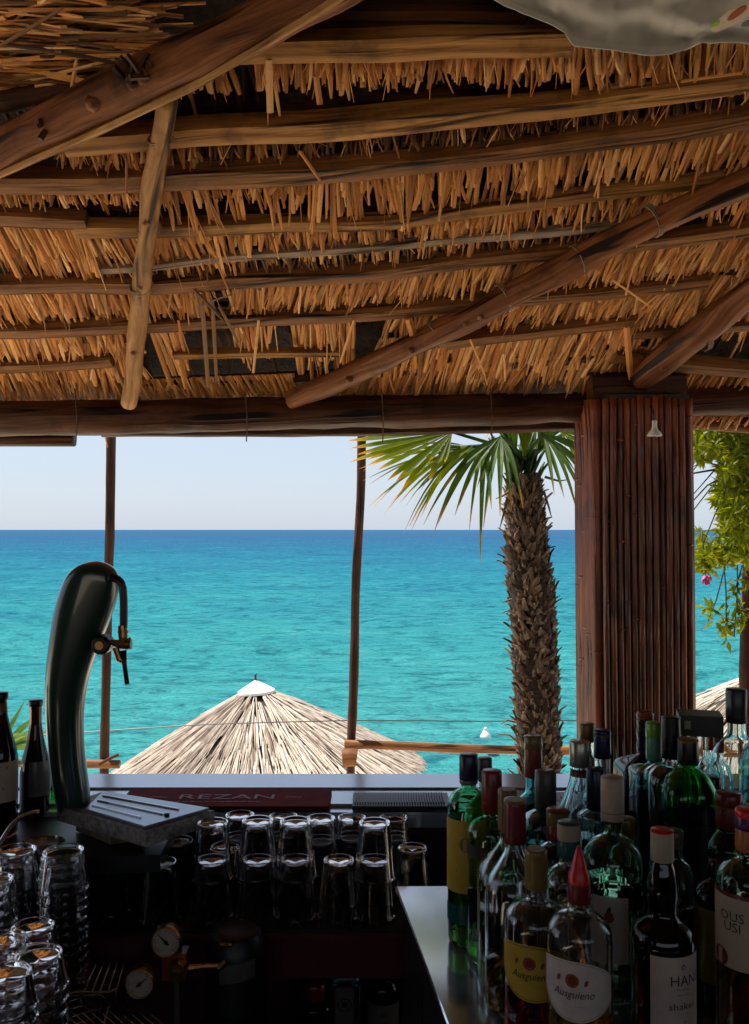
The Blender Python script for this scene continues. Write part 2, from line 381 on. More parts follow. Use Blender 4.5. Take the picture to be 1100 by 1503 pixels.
B = {
 'b0': ([(380, 22), (560, 20), (770, 22)], 30, 'log_dark'),
 'b1': ([(330, 70), (560, 62), (838, 54)], (38, 42), 'batten'),
 'b2': ([(95, 207), (330, 192), (560, 177), (780, 158), (1180, 108)], (36, 30), 'batten'),
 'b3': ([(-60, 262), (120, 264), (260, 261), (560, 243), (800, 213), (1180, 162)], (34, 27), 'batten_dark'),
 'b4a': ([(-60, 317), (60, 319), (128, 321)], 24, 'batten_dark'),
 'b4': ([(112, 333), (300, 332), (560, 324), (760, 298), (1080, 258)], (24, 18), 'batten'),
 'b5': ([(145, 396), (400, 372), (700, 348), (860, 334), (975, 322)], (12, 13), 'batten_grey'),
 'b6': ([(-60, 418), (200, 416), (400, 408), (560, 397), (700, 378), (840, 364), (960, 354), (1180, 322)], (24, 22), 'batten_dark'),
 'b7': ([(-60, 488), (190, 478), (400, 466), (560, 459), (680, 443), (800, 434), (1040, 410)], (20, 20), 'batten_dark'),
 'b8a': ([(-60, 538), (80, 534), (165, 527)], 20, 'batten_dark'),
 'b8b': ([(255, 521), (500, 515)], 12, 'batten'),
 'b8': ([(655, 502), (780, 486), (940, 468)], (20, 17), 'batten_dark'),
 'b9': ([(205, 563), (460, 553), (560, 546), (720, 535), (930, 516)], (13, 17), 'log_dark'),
 'b10': ([(900, 520), (1000, 532), (1180, 548)], 22, 'batten_dark'),
 'b11': ([(930, 488), (1180, 470)], 16, 'batten_dark'),
}
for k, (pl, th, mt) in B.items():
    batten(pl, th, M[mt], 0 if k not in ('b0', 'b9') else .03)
for pl, th in (([(250, 172), (600, 145), (1180, 88)], 14), ([(180, 236), (560, 222), (1180, 146)], 12), ([(0, 300), (560, 303), (1100, 236)], 10), ([(230, 386), (560, 378), (800, 352)], 10), ([(190, 455), (560, 440), (760, 420)], 9)):
    batten(pl, th, M['log_dark'], .05)
# rafters and poles
def log(name, pix, rad_px, mat, dz=-.07, sq=0, wob=.18, seg=14, label=None, n=34, flat=1, kn=0):
    pts = [p if isinstance(p, Vector) else RP(p[0], p[1], dz) for p in pix]; pts = dens(pts, n)
    rp = rad_px if hasattr(rad_px, '__len__') else (rad_px, rad_px)
    rad = [(rp[0] + (rp[1] - rp[0]) * i / (n - 1)) * p.y / F * (1 + .10 * noise.noise(p * 6)) for i, p in enumerate(pts)]
    m = MB(); m.tube([p + Vector((.006 * noise.noise(p * 5), 0, .008 * noise.noise(p * 5 + Vector((9, 9, 9))))) for p in pts], rad, seg, wob, flat, square=sq, seed=rp[0] + pix[0][0] * .1 if not isinstance(pix[0], Vector) else 3)
    for q in range(kn):
        i = random.randrange(4, n - 4); a = ru(3.4, 6); p = pts[i] + Vector((0, -rad[i] * .75, -rad[i] * .5))
        m.tube([p, p + Vector((ru(-.01, .01), -.012, -.006))], [rad[i] * .38, rad[i] * .2], 7, .2)
    o = m.build(name, mat, roof, True)
    if label: o['label'] = label
    return o
log('rafter', [(428, 588), (520, 548), (620, 500), (720, 450), (820, 395), (960, 322), (1180, 235)], (15, 23), M['log'], -.05, 0, .22, 14, 'red-brown crooked rafter rising beside the column', kn=4)
log('rafter', [(940, 556), (1020, 492), (1180, 372)], (20, 24), M['log'], -.05, 0, .2, 14, 'thick rafter running up from the cane column', kn=2)
log('rafter', [(-90, 262), (0, 222), (140, 150), (300, 72), (440, 5), (560, -60)], (30, 36), M['log'], -.10, 0, .2, 16, 'large rough rafter crossing the upper corner with worn notches', n=44, kn=5)
log('rafter', [(-60, 152), (60, 140), (160, 118)], (18, 14), M['log_dark'], -.02)
m = MB(); m.tube(dens([RP(-60, 282, -.15), RP(150, 190, -.15), RP(300, 118, -.15), RP(480, 8, -.15), RP(560, -50, -.15)], 30), .009, 6, .2); m.build('rafter_lit_edge', M['pole'], roof, True)  # lighter wood strip standing for light on the rafter's lower edge
log('brace_pole', [W(190, 592, 2.86)] + [RP(x, y, -.06) for x, y in ((204, 470), (216, 350), (228, 250), (246, 135))], (12, 16), M['pole'], wob=.16, label='light bark-stripped pole nailed across the battens', kn=3)
# eave beams
m = MB(); m.tube(dens([W(-160, 617, 3), W(200, 612, 3), W(450, 606, 3), W(700, 602, 3), W(870, 598, 3), W(1000, 590, 3), W(1300, 578, 3)], 40), [.060 - .010 * i / 39 for i in range(40)], 18, .2, seed=5)
m.build('eave_beam', M['log_dark'], roof, True)
m = MB(); m.tube([W(-160, 645, 3.1), W(0, 644, 3.1), W(109, 644, 3.1)], .026, 10, .1, square=5); m.build('lower_beam', M['log_dark'], roof, True)
m = MB(); m.tube(dens([W(150, 634, 3.1), W(400, 632, 3.1), W(620, 627, 3.1), W(850, 621, 3.1)], 16), [.018, .018, .018, .02, .02, .022, .024, .026, .026, .026, .026, .026, .026, .026, .026, .026], 10, .15, square=4); m.build('lower_beam', M['log_dark'], roof, True)
m = MB(); m.tube([W(1015, 618, 3.15), W(1300, 640, 3.15)], .028, 10, .15); m.build('lower_beam', M['log'], roof, True)
m = MB()
for x in (110, 360, 560, 720): 
    for a in range(1): m.tube([W(x, 570, 2.9), W(x + 3, 610, 2.93), W(x + 2, 648, 3.0)], .0022, 5)
m.build('binding_wire', M['log_dark'], roof)

# reeds
class Reeds:
    def __init__(s): s.v = []; s.f = []; s.single = []
    def reed(s, p0, p1, w, sag=.0, twist=0, single=False, curl=0):
        d = (p1 - p0); L = d.length
        if L < 1e-3: return
        d /= L; nrm = Vector((0, -SL, -1)).normalized(); side = d.cross(nrm)
        if side.length < 1e-3: side = Vector((1, 0, 0))
        side.normalize(); side = Matrix.Rotation(twist, 3, d) @ side; up = side.cross(d)
        V = []; 
        e_ = ru(.45, 1.05)
        for t, ww in ((0, .9), (.35, 1), (.75, .98), (1, e_)):
            c = p0 + d * (L * t) + Vector((0, 0, -sag * t * t)) + side * (curl * t * t)
            V += [c - side * w * ww * .5, c + up * w * .22, c + side * w * ww * .5, c - up * w * .10]
        Fc = []
        for i in range(3):
            for k in range(4): Fc.append((i * 4 + k, i * 4 + (k + 1) % 4, (i + 1) * 4 + (k + 1) % 4, (i + 1) * 4 + k))
        Fc += [(3, 2, 1, 0), (12, 13, 14, 15)]
        if single: s.single.append((V, Fc))
        else:
            n = len(s.v); s.v += V; s.f += [tuple(i + n for i in q) for q in Fc]
RD = Reeds(); RO = Reeds(); RK = Reeds()
VPX, VPY = 550, 1383
def fringe(pl, x0, x1, off, ln, step, wpx, dz0=.02, hang=.02, lj=.35, old=False, lean=0, front=.0, layers=2, gaps=(), single=0, tw=.5):
    for L in range(layers):
        x = x0 + rnd() * step
        while x < x1:
            g = False
            for a, b in gaps:
                if a < x < b: g = True
            cl = .5 + .5 * noise.noise(Vector((x * .02, pl[0][1] * .3, L)))
            if not g:
                y0 = poly_at(pl, x) + off - 12
                k = ln * (1 + lj * 1.25 * (2 * rnd() - 1)) * (.68 + .6 * cl)
                if rnd() < .09: k *= ru(1.3, 1.9)
                if noise.noise(Vector((x * .05, pl[0][1] * .7, 9 + L))) < -.38 and rnd() < .75: x += step; continue
                dx = (VPX - x) / (VPY - y0) * k
                ld = lean + 16 * noise.noise(Vector((x * .012, pl[0][1], 3 + L))) + ru(-5, 5) * (1 + (rnd() < .16) * 4)
                dz = dz0 + .018 * L
                p0 = RP(x, y0, dz); p1 = RP(x + dx + ld, y0 + 12 + k, dz - hang * ru(.4, 1.4))
                w_ = wpx * ru(.5, 1.15) * p0.y / F
                sg = single and L == 0 and rnd() < single and len(RD.single) < 298
                (RO if old and rnd() < .85 else RD).reed(p0, p1, w_, ru(0, .012), ru(-tw, tw), sg, ru(-.012, .012))
                if rnd() < .42: RD.reed(p0 + Vector((ru(-.004, .004), 0, -.004)), p1.lerp(p0, ru(-.25, .35)) + Vector((ru(-.03, .03), 0, ru(-.02, 0))), w_ * ru(.25, .45), ru(0, .015), ru(-1, 1), False, ru(-.02, .02))
            x += step * ru(.6, 1.4)
b = {k: v[0] for k, v in B.items()}
fringe(b['b1'], 250, 838, 16, 36, 5.0, 8, single=.55, gaps=((330, 372), (425, 433)))
fringe([(838, 58), (1180, 50)], 835, 1140, 16, 44, 5.0, 8, lean=8, single=.6)
fringe(b['b2'], 150, 1140, 12, 26, 6.0, 7, old=True, dz0=.035)
fringe([(150, 222), (300, 222)], 85, 290, -2, 18, 5, 7)
fringe(b['b3'], -30, 240, 14, 16, 5, 8, layers=2)
fringe(b['b3'], 240, 520, 12, 52, 6.5, 8, lj=.5, dz0=.01, hang=.035, single=.5, layers=1)
fringe(b['b3'], 240, 560, 12, 20, 5, 7, layers=1, dz0=.03)
fringe(b['b3'], 500, 830, 12, 50, 7, 8, lj=.45, dz0=.01, hang=.03, single=.6)
fringe(b['b3'], 790, 1160, 10, 50, 5, 8, lean=-6, single=.4)
fringe(b['b4a'], -30, 130, 10, 62, 4.6, 8, lean=4, single=.5, layers=3)
fringe(b['b4'], 100, 300, 8, 62, 5, 7, lean=14, lj=.45, layers=2)
fringe(b['b4'], 220, 760, 8, 30, 5, 7, lj=.6)
fringe(b['b4'], 640, 1140, 6, 32, 5, 7, lj=.5, lean=-4)
fringe(b['b5'], 240, 900, 4, 20, 7, 6, old=True, lj=.6)
fringe(b['b6'], -30, 290, 8, 38, 3.8, 8, lean=2, lj=.2, layers=3, single=.4)
fringe(b['b6'], 285, 600, 8, 36, 4, 7, lean=-16, lj=.3, layers=3, gaps=((285, 345),))
fringe(b['b6'], 600, 1160, 8, 40, 4, 7, lean=-14, lj=.3, layers=3)
fringe([(800, 372), (1180, 340)], 800, 1160, 8, 36, 4, 7, lean=-8, lj=.3, layers=2)
fringe(b['b7'], -30, 185, 8, 36, 3.8, 8, lj=.35, layers=3, single=.3)
fringe(b['b7'], 215, 262, 6, 60, 4, 7, layers=2)
fringe(b['b7'], 330, 385, 6, 44, 5, 7, layers=2)
fringe(b['b7'], 425, 520, 6, 64, 4.5, 7, layers=2, lj=.5)
fringe(b['b7'], 575, 625, 4, 38, 4, 7, lean=-10)
fringe(b['b7'], 620, 1100, 6, 36, 4, 7, lean=-16, lj=.3, layers=3)
fringe(b['b8a'], -30, 185, 6, 42, 4.2, 8, lj=.5, layers=3)
fringe(b['b8'], 560, 950, 6, 40, 4, 7, lean=-12, lj=.35, layers=3)
fringe(b['b8'], 900, 1160, -30, 46, 4.5, 7, lean=-8, layers=2)
fringe(b['b9'], 180, 430, 6, 16, 4, 8, lean=10, lj=.2)
fringe(b['b9'], 500, 960, 5, 32, 4, 7, lean=-12, lj=.3, layers=2)
fringe(b['b10'], 930, 1180, 6, 26, 4.5, 7, lean=-8)
fringe([(0, 505), (190, 500)], -30, 190, 14, 40, 5, 8, lj=.5, layers=2)
# a general older layer under the deck, coloured dark for shaded gaps, so no bare board shows
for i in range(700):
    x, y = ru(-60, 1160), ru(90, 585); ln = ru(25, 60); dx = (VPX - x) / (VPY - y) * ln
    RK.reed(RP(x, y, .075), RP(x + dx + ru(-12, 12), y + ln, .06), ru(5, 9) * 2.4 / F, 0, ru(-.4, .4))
# loose long reeds hanging about
for (x0, y0, x1, y1, w_) in ((5, 97, 198, 132, 9), (118, 62, 102, 146, 5), (395, 88, 397, 162, 9), (464, 112, 470, 150, 8), (186, 236, 186, 280, 4), (440, 222, 470, 262, 5), (900, 412, 952, 446, 5), (690, 498, 712, 548, 4), (740, 520, 742, 558, 4), (920, 480, 926, 555, 12), (600, 468, 612, 508, 14), (380, 470, 372, 545, 5), (262, 470, 268, 505, 5), (520, 470, 500, 530, 5), (640, 610, 652, 640, 3), (560, 575, 563, 600, 3), (1030, 228, 1015, 290, 5), (1000, 120, 1090, 104, 5), (296, 432, 306, 566, 8), (312, 440, 318, 556, 7), (290, 450, 340, 430, 6), (285, 425, 330, 470, 6), (322, 450, 350, 500, 7)):
    (RO if 285 <= x0 <= 325 else RD).reed(RP(x0, y0, -.03), RP(x1, y1, -.05), w_ * 2.2 / F, .005, ru(-.3, .3))
# horizontal reeds heaped over the upper corner
for i in range(330):
    y = ru(-60, 128); x0 = ru(-120, 60); ln = ru(120, 300); a = ru(-.10, .16) + (.0 if rnd() < .7 else ru(-.9, .3))
    lim = 400 - y * 1.55
    x1 = min(x0 + ln, lim)
    if x1 < x0 + 20: continue
    (RO if rnd() < .35 else RD).reed(RP(x0, y, ru(-.06, .05)), RP(x1, y + (x1 - x0) * a * .6, ru(-.06, .05)), ru(4, 8) * 1.8 / F, ru(-.01, .01), ru(-.6, .6), False, ru(-.02, .02))
for i in range(90):
    x = ru(1018, 1180); 
    RD.reed(W(x, 590, 3.06), W(x - ru(5, 40), ru(602, 632), 3.06), .018, 0, ru(-.5, .5))
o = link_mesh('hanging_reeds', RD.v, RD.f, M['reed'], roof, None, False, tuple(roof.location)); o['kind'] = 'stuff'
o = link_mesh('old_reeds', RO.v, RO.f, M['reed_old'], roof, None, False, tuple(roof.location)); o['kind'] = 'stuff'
o = link_mesh('shaded_reeds', RK.v, RK.f, M['reed_gap_shade'], roof, None, False, tuple(roof.location)); o['kind'] = 'stuff'
for V, Fc in RD.single: link_mesh('reed', V, Fc, M['reed'], roof, None, False, tuple(roof.location))
# left-over sticking cleats on the big rafter
m = MB()
for px, py in ((75, 188), (205, 100), (190, 112)):
    p = RP(px, py, -.13)
    for q in range(5): m.tube([p + Vector((ru(-.02, .02), 0, ru(-.02, .02))), p + Vector((ru(-.03, .03), -.02, ru(-.035, .03)))], ru(.004, .008), 5, .3)
m.build('broken_cleat', M['log_dark'], roof)

for px, py, r_ in ((640, 492, 20), (742, 436, 21), (850, 380, 22), (958, 324, 24), (1028, 490, 26), (208, 420, 17), (220, 335, 17), (236, 204, 18)):
    c = RP(px, py, -.05); rr = r_ * c.y / F; m = MB(); ax = Vector((1, 0, .55)).normalized() if px > 400 else Vector((.1, .3, -.2)).normalized()
    for q in range(4):
        P_ = []
        u_ = ax.cross(Vector((0, 1, .3))).normalized(); v_ = ax.cross(u_).normalized()
        for k in range(15): th = 6.2832 * k / 14; P_.append(c + ax * (q - 1.5) * .0045 + (u_ * math.cos(th) + v_ * math.sin(th)) * rr * 1.02)
        m.tube(P_, .0018, 5, caps=False)
    m.tube([c + v_ * -rr, c + v_ * -rr + Vector((.01, 0, -.02)), c + v_ * -rr + Vector((.004, 0, -.05))], [.0016, .0014, .001], 4)
    m.build('twine_tie', M['batten_grey'], roof, True)
# grey tarpaulin
def tarp():
    low = [(690, -30), (730, 2), (765, 16), (800, 30), (832, 46), (842, 68), (868, 68), (900, 72), (950, 80), (985, 78), (1030, 62), (1070, 60), (1130, 66), (1200, 66)]
    nx, ny = 70, 26; V = []
    for j in range(ny):
        for i in range(nx):
            x = 690 + 510 * i / (nx - 1); y1 = poly_at(low, x) + 2.5 * noise.noise(Vector((x * .05, 0, 0))); y = y1 - (y1 + 160) * (j / (ny - 1)) ** 1.2
            dz = -.05 + .035 * noise.noise(Vector((x * .011, y * .02, 1))) + .008 * noise.noise(Vector((x * .03, y * .04, 4))) + .006 * noise.noise(Vector((x * .1, y * .1, 7))) - (.02 if j == 0 else 0)
            V.append(RP(x, y, dz))
    Fc = [(j * nx + i, j * nx + i + 1, (j + 1) * nx + i + 1, (j + 1) * nx + i) for j in range(ny - 1) for i in range(nx - 1)]
    root = thing('tarpaulin', 'crumpled grey tarpaulin slung under the thatch over the bottles', 'tarpaulin', RP(950, 40, -.1))
    o = link_mesh('cloth', V, Fc, M['tarp'], root, None, True, tuple(root.location)); s = o.modifiers.new('s', 'SOLIDIFY'); s.thickness = .003
    def blob(cx, cy, rx, ry, mat, name, dz, a0=.3):
        P = []
        for k in range(20):
            th = 6.283 * k / 20; r = 1 + .25 * noise.noise(Vector((math.cos(th) + cx, math.sin(th), 2)))
            P.append(RP(cx + rx * r * math.cos(th) * math.cos(a0) - ry * r * math.sin(th) * math.sin(a0) * 0 , cy - rx * r * math.cos(th) * math.sin(a0) + ry * r * math.sin(th), dz))
        n = len(P); Q = [p + Vector((0, .001, .002)) for p in P]
        o = link_mesh(name, P + Q, [tuple(range(n)), tuple(range(2 * n - 1, n - 1, -1))] + [(i, n + i, n + (i + 1) % n, (i + 1) % n) for i in range(n)], mat, root, None, False, tuple(root.location))
    blob(1078, 24, 38, 12, M['c_beige'], 'printed_patch', -.100, .5); blob(1082, 20, 17, 5, M['c_rust'], 'printed_mark', -.103, .6); blob(1050, 36, 7, 3, M['c_lime'], 'printed_mark', -.103); blob(1100, 34, 12, 4, M['c_grey'], 'printed_mark', -.103)
tarp()

# ------------------------------------------------------------------ cane column
col = thing('cane_column', 'square roof column clad in varnished red-brown canes', 'column', (W(950, 777, 2.8).x, 2.95, 0))
xl, xr = W(887, 777, 2.8).x, W(1019, 777, 2.8).x; zt = 2.03
MB().box((xl + .008, 2.81, 0), (xr - .008, 3.09, zt)).build('core', M['blackwood'], col)
def cane(x, y, dx, dy, r):
    z = 0; pts = []; rad = []; 
    while z < zt - .01:
        pts.append(Vector((x + dx * z / zt + .003 * noise.noise(Vector((x * 9, y * 9, z * 1.6))), y + dy * z / zt, z))); rad.append(r * (1 + .05 * noise.noise(Vector((x * 30, y, z * 2))))); z += .11
    pts.append(Vector((x + dx, y + dy, zt - ru(0, .02)))); rad.append(r)
    nd = ru(.3, .5); q = ru(.1, .3); P2 = []; R2 = []
    for p, rr in zip(pts, rad): P2.append(p); R2.append(rr)
    m = MB(); m.tube(P2, R2, 9)
    while q < zt - .05:
        xx = x + dx * q / zt; m.tube([(xx, y, q), (xx, y, q + .004), (xx, y, q + .008)], [r * .98, r * 1.10, r * .98], 9); q += nd * ru(.8, 1.2)
    m.build('cane', M['cane'], col, True)
n = 13
for i in range(n):
    r = (xr - xl) / n / 2 * ru(.9, 1.08); cane(xl + (i + .5) * (xr - xl) / n, 2.80, -.004, ru(-.004, .004), r)
for i in range(5):
    r = .0265 * ru(.9, 1.1); cane(xl + .018 - r * .6, 2.822 + (i + .5) * .27 / 5, -.012, 0, r)
for i in range(n):
    cane(xr + .002, 2.815 + (i + .5) * .275 / n, -.004, 0, .0105)
MB().tube([(xl - .02, 2.90, zt + .035), (xr + .0, 2.90, zt + .04)], .045, 12, .1, square=6).build('capital', M['log_dark'], col)
# little white bell lamp on the column
lp = W(961, 640, 2.74)
lamp = thing('bell_lamp', 'small white bell lamp hanging on the cane column', 'lamp', lp)
lathe_obj('lamp_shade', [(.0235, 0), (.0235, .002), (.018, .012), (.009, .022), (.007, .034), (.008, .046), (.004, .05), (.0, .05)], M['white'], lamp, 20, close=False).modifiers.new('s', 'SOLIDIFY').thickness = .0015
lathe_obj('bulb', [(0, -.003), (.008, 0), (.011, .008), (.006, .018), (0, .02)], M['glass'], lamp, 12)
MB().tube([lp + Vector((0, 0, .05)), lp + Vector((0, .01, .08)), lp + Vector((0, .045, .1))], .0025, 6).build('hook', M['black'], lamp, True)

# ------------------------------------------------------------------ unseen back and side walls, added to shape the light
bw = thing('rear_light_blocker', 'unseen dark timber wall added behind the bar to limit light', 'wall', (0, -2.5, 0))
def rz_(y): return plane(RIDGE_Y + abs(y - RIDGE_Y), .07)
for i in range(14): MB().box((-2.6 + i * .4, -2.5, 0), (-2.6 + i * .4 + .396, -2.46, 1.15)).build('plank', M['blocking_wall'], bw)
for nm, xx, ye, lb in (('side_light_blocker', -2.62, .75, 'unseen dark timber side wall added to block light beside the low glass counter'), ('side_light_blocker', 3.0, 1.3, 'unseen dark timber side wall added to block light beyond the steel counter')):
    sw = thing(nm, lb, 'wall', (xx, -1, 0)); y = -2.45
    while y < ye: z_ = min(rz_(y), rz_(y + .39)); MB().box((xx, y, 0), (xx + .04, y + .392, z_)).build('plank', M['blocking_wall'], sw); y += .396

# ------------------------------------------------------------------ railing, outer posts, cable
rail = thing('pole_railing', 'rough wooden railing with two crooked tall posts and a wire', 'railing', (0, 4.3, -.13))
def post(name, pix, wpx, Y=4.3, mat='post', lab=None):
    pts = dens([W(x, y, Y) for x, y in pix], 30)
    m = MB(); m.tube(pts, [wpx * .5 * Y / F * (1 + .12 * noise.noise(p * 5)) for p in pts], 10, .12, seed=pix[0][0]); o = m.build(name, M[mat], rail, True)
    if lab: o['label'] = lab
post('post', [(164, 560), (163, 700), (161, 800), (158, 900), (156, 1000), (153, 1135), (150, 1400)], 14)
post('post', [(534, 560), (531, 640), (531, 720), (526, 790), (522, 860), (521, 950), (519, 1020), (515, 1100), (512, 1400)], 13)
def hp(name, pix, wpx, Y=4.27, mat='rail'):
    pts = dens([W(x, y, Y) for x, y in pix], 26); m = MB(); m.tube(pts, [wpx * .5 * Y / F * (1 + .1 * noise.noise(p * 4)) for p in pts], 10, .12); m.build(name, M[mat], rail, True)
hp('top_rail', [(506, 1093), (560, 1093), (650, 1098), (760, 1101), (860, 1102), (1000, 1104), (1300, 1110)], 13)
hp('top_rail', [(-200, 1120), (60, 1120), (130, 1121), (176, 1122)], 13)
hp('rail_end', [(503, 1113), (516, 1112), (524, 1113)], 24, 4.2)
hp('nailed_stub', [(146, 1122), (160, 1114), (174, 1108)], 5, 4.2, 'post')
m = MB(); m.tube(dens([W(-200, 1094, 4.35), W(0, 1083, 4.35), W(165, 1072, 4.35), W(300, 1063, 4.35), W(520, 1057, 4.35), W(700, 1059, 4.35), W(900, 1057, 4.35), W(1300, 1056, 4.35)], 40), .0028, 6); m.build('wire', M['black'], rail, True)
for xx in (3.3, 5.6, -3.4): 
    m = MB(); m.tube([(xx, 4.3, -.13), (xx, 4.3, 2.3)], .022, 8, .1); m.build('post', M['post'], rail, True)
m = MB(); m.tube([(-4, 4.3, 2.34), (5.7, 4.3, 2.36)], .03, 8, .1); m.build('head_pole', M['post'], rail, True)

# ------------------------------------------------------------------ beach umbrellas
def umbrella(loc_top, label, rad=1.5, h=.78, tilt=0, seed=1, n=1500):
    random.seed(seed)
    gz = -2.6; root = thing('thatched_umbrella', label, 'beach umbrella', (loc_top[0], loc_top[1], gz), 'thatched beach umbrellas')
    H = loc_top[2] - gz
    def prof(t): return h * (1 - .02 * math.sin(t * 3.14)) * (t ** 1.0)
    T = Matrix.Rotation(tilt, 4, 'Y')
    def P(r, th, dz=0):
        v = T @ Vector((r * math.cos(th), r * math.sin(th), -(prof(r / rad)) * (1 + .0 * th) + dz)); return Vector((v.x, v.y, v.z + H))
    V = [P(0, 0, -.03)]; Fc = []; sg = 48
    for j in range(1, 7):
        for k in range(sg): V.append(P(rad * .99 * j / 6, 6.2832 * k / sg, -.03 + .012 * noise.noise(Vector((j, k * .4, seed)))))
    for k in range(sg): Fc.append((0, 1 + k, 1 + (k + 1) % sg))
    for j in range(5):
        for k in range(sg): a = 1 + j * sg; Fc.append((a + k, a + sg + k, a + sg + (k + 1) % sg, a + (k + 1) % sg))
    o = link_mesh('thatch_core', V, Fc, M['reed_core'], root, None, True); s = o.modifiers.new('s', 'SOLIDIFY'); s.thickness = .05
    m = MB()
    for i in range(n):
        th = ru(0, 6.2832); r0 = rad * math.sqrt(ru(.004, .9)); ln = ru(.2, .5); r1 = min(r0 + ln, rad * ru(.97, 1.05))
        th1 = th + ru(-.05, .05) * .5 / max(.25, r0); w_ = ru(.004, .0085) 
        a, b_ = P(r0, th, ru(-.01, .006)), P(r1, th1, ru(.0, .03)); mid = (a + b_) / 2 + Vector((0, 0, ru(.0, .012)))
        sd_ = Vector((-math.sin(th), math.cos(th), 0)); up = Vector((0, 0, 1))
        vv = []
        for c, ww in ((a, .8), (mid, 1), (b_, .5)): vv += [c - sd_ * w_ * ww, c + up * w_ * .9, c + sd_ * w_ * ww]
        m.add(vv, [(0, 1, 4, 3), (1, 2, 5, 4), (3, 4, 7, 6), (4, 5, 8, 7), (6, 7, 8)])
    o = link_mesh('umbrella_reeds', m.v, m.f, M['reed_pale'], root, None, False); o['kind'] = 'stuff'
    V = []; 
    sg = 28
    V.append(P(0, 0, .035))
    for k in range(sg): V.append(P(.17, 6.2832 * k / sg, .03))
    for k in range(sg): V.append(P(.172, 6.2832 * k / sg, .01))
    Fc = [(0, 1 + k, 1 + (k + 1) % sg) for k in range(sg)] + [(1 + k, 1 + sg + k, 1 + sg + (k + 1) % sg, 1 + (k + 1) % sg) for k in range(sg)]
    link_mesh('cap', V, Fc, M['white'], root, None, False)
    p = P(0, 0, .03); m = MB(); m.tube([p, p + Vector((-.004, 0, .04)), p + Vector((.012, 0, .065))], [.012, .009, .004], 6); link_mesh('finial', m.v, m.f, M['black'], root)
    m = MB(); m.tube([(0, 0, 0), (0, 0, H - .05)], .05, 10, .1); link_mesh('umbrella_pole', m.v, m.f, M['post'], root, m.uv)
    for k in range(8):
        th = 6.2832 * k / 8; m = MB(); m.tube([P(.05, th, -.1), P(rad * .95, th, -.1)], .018, 6); link_mesh('rib', m.v, m.f, M['post'], root, m.uv)
    random.seed(seed + 50)
umbrella(W(376, 1003, 8.2), 'large sunlit thatched beach umbrella with white plaster cap beyond the ledge', 1.46, .82, R(-3.4), 11, 4200)
umbrella(W(1128, 980, 8.6), 'thatched beach umbrella partly hidden behind the cane column and shrub post', 1.5, .80, 0, 21, 2600)

# buoy
bp = Zp(713, 1082, SEA_Z + .02); bo = thing('buoy', 'tiny white cone buoy floating in the near water', 'buoy', bp)
lathe_obj('float', [(0, -.02), (.13, -.02), (.13, .03), (.05, .16), (0, .17)], M['white'], bo, 16)
lathe_obj('top_knob', [(.03, .15), (.05, .18), (.03, .23), (0, .24)], M['white'], bo, 12)

# ------------------------------------------------------------------ palm
PY = 3.62
palm = thing('palm_tree', 'fan palm with shaggy trunk standing between bar and railing', 'palm tree', (W(792, 1100, PY).x, PY, -.13))
random.seed(31)
cent = [(768, 695), (771, 740), (772, 800), (779, 860), (784, 930), (787, 1000), (790, 1080), (794, 1150), (800, 1300), (806, 1480)]
half = [22, 28, 32, 31, 31, 30, 28, 28, 30, 34]
pts = dens([W(x, y, PY) for x, y in cent], 60)
def hw(i): 
    t = i / 59 * (len(half) - 1); k = min(int(t), len(half) - 2); return (half[k] + (half[k + 1] - half[k]) * (t - k)) * PY / F
m = MB(); m.tube(pts, [hw(i) * .97 for i in range(60)], 18, .18, seed=2); m.build('trunk', M['trunk'], palm, True)
# leaf stubs in a spiral
def stubmesh(k):
    V = []; n = 5
    for i in range(n):
        t = i / (n - 1); w_ = (.021, .016, .026)[k] * (1 - .85 * t ** .9); out = .004 + (.022, .032, .014)[k] * t ** (1.7 if k != 1 else 2.6); z = (.062, .05, .07)[k] * t; w_ += .002 * math.sin(i * 2.1 + k); 
        V += [(-w_, out, z), (0, out + .009 * (1 - t), z), (w_, out, z), (0, out - .006, z)]
    Fc = []
    for i in range(n - 1):
        for q in range(4): Fc.append((i * 4 + q, i * 4 + (q + 1) % 4, (i + 1) * 4 + (q + 1) % 4, (i + 1) * 4 + q))
    Fc += [(3, 2, 1, 0), (16, 17, 18, 19)]
    me = bpy.data.meshes.new('leaf_stub'); me.from_pydata(V, [], Fc); me.materials.append(M['boot']); me.update(); return me
stubs = [stubmesh(k) for k in range(3)]
cnt = 0
total = 295
for i in range(total):
    t = i / total; f = 1 + t * 44; k = int(f); p = pts[k].lerp(pts[k + 1], f - k); r = hw(f) * .86
    th = i * 2.39996 + ru(-.55, .55)
    o = bpy.data.objects.new('leaf_stub', stubs[i % 3]); C.objects.link(o); o.parent = palm
    mt = Matrix.Translation(p - palm.location) @ Matrix.Rotation(th, 4, 'Z') @ Matrix.Translation((0, r, -.02)) @ Matrix.Rotation(ru(-.32, .12), 4, 'X') @ Matrix.Rotation(ru(-.7, .7), 4, 'Y') @ Matrix.Diagonal((ru(.8, 1.15), ru(.7, 1.3), ru(.75, 1.3), 1))
    o.matrix_basis = mt
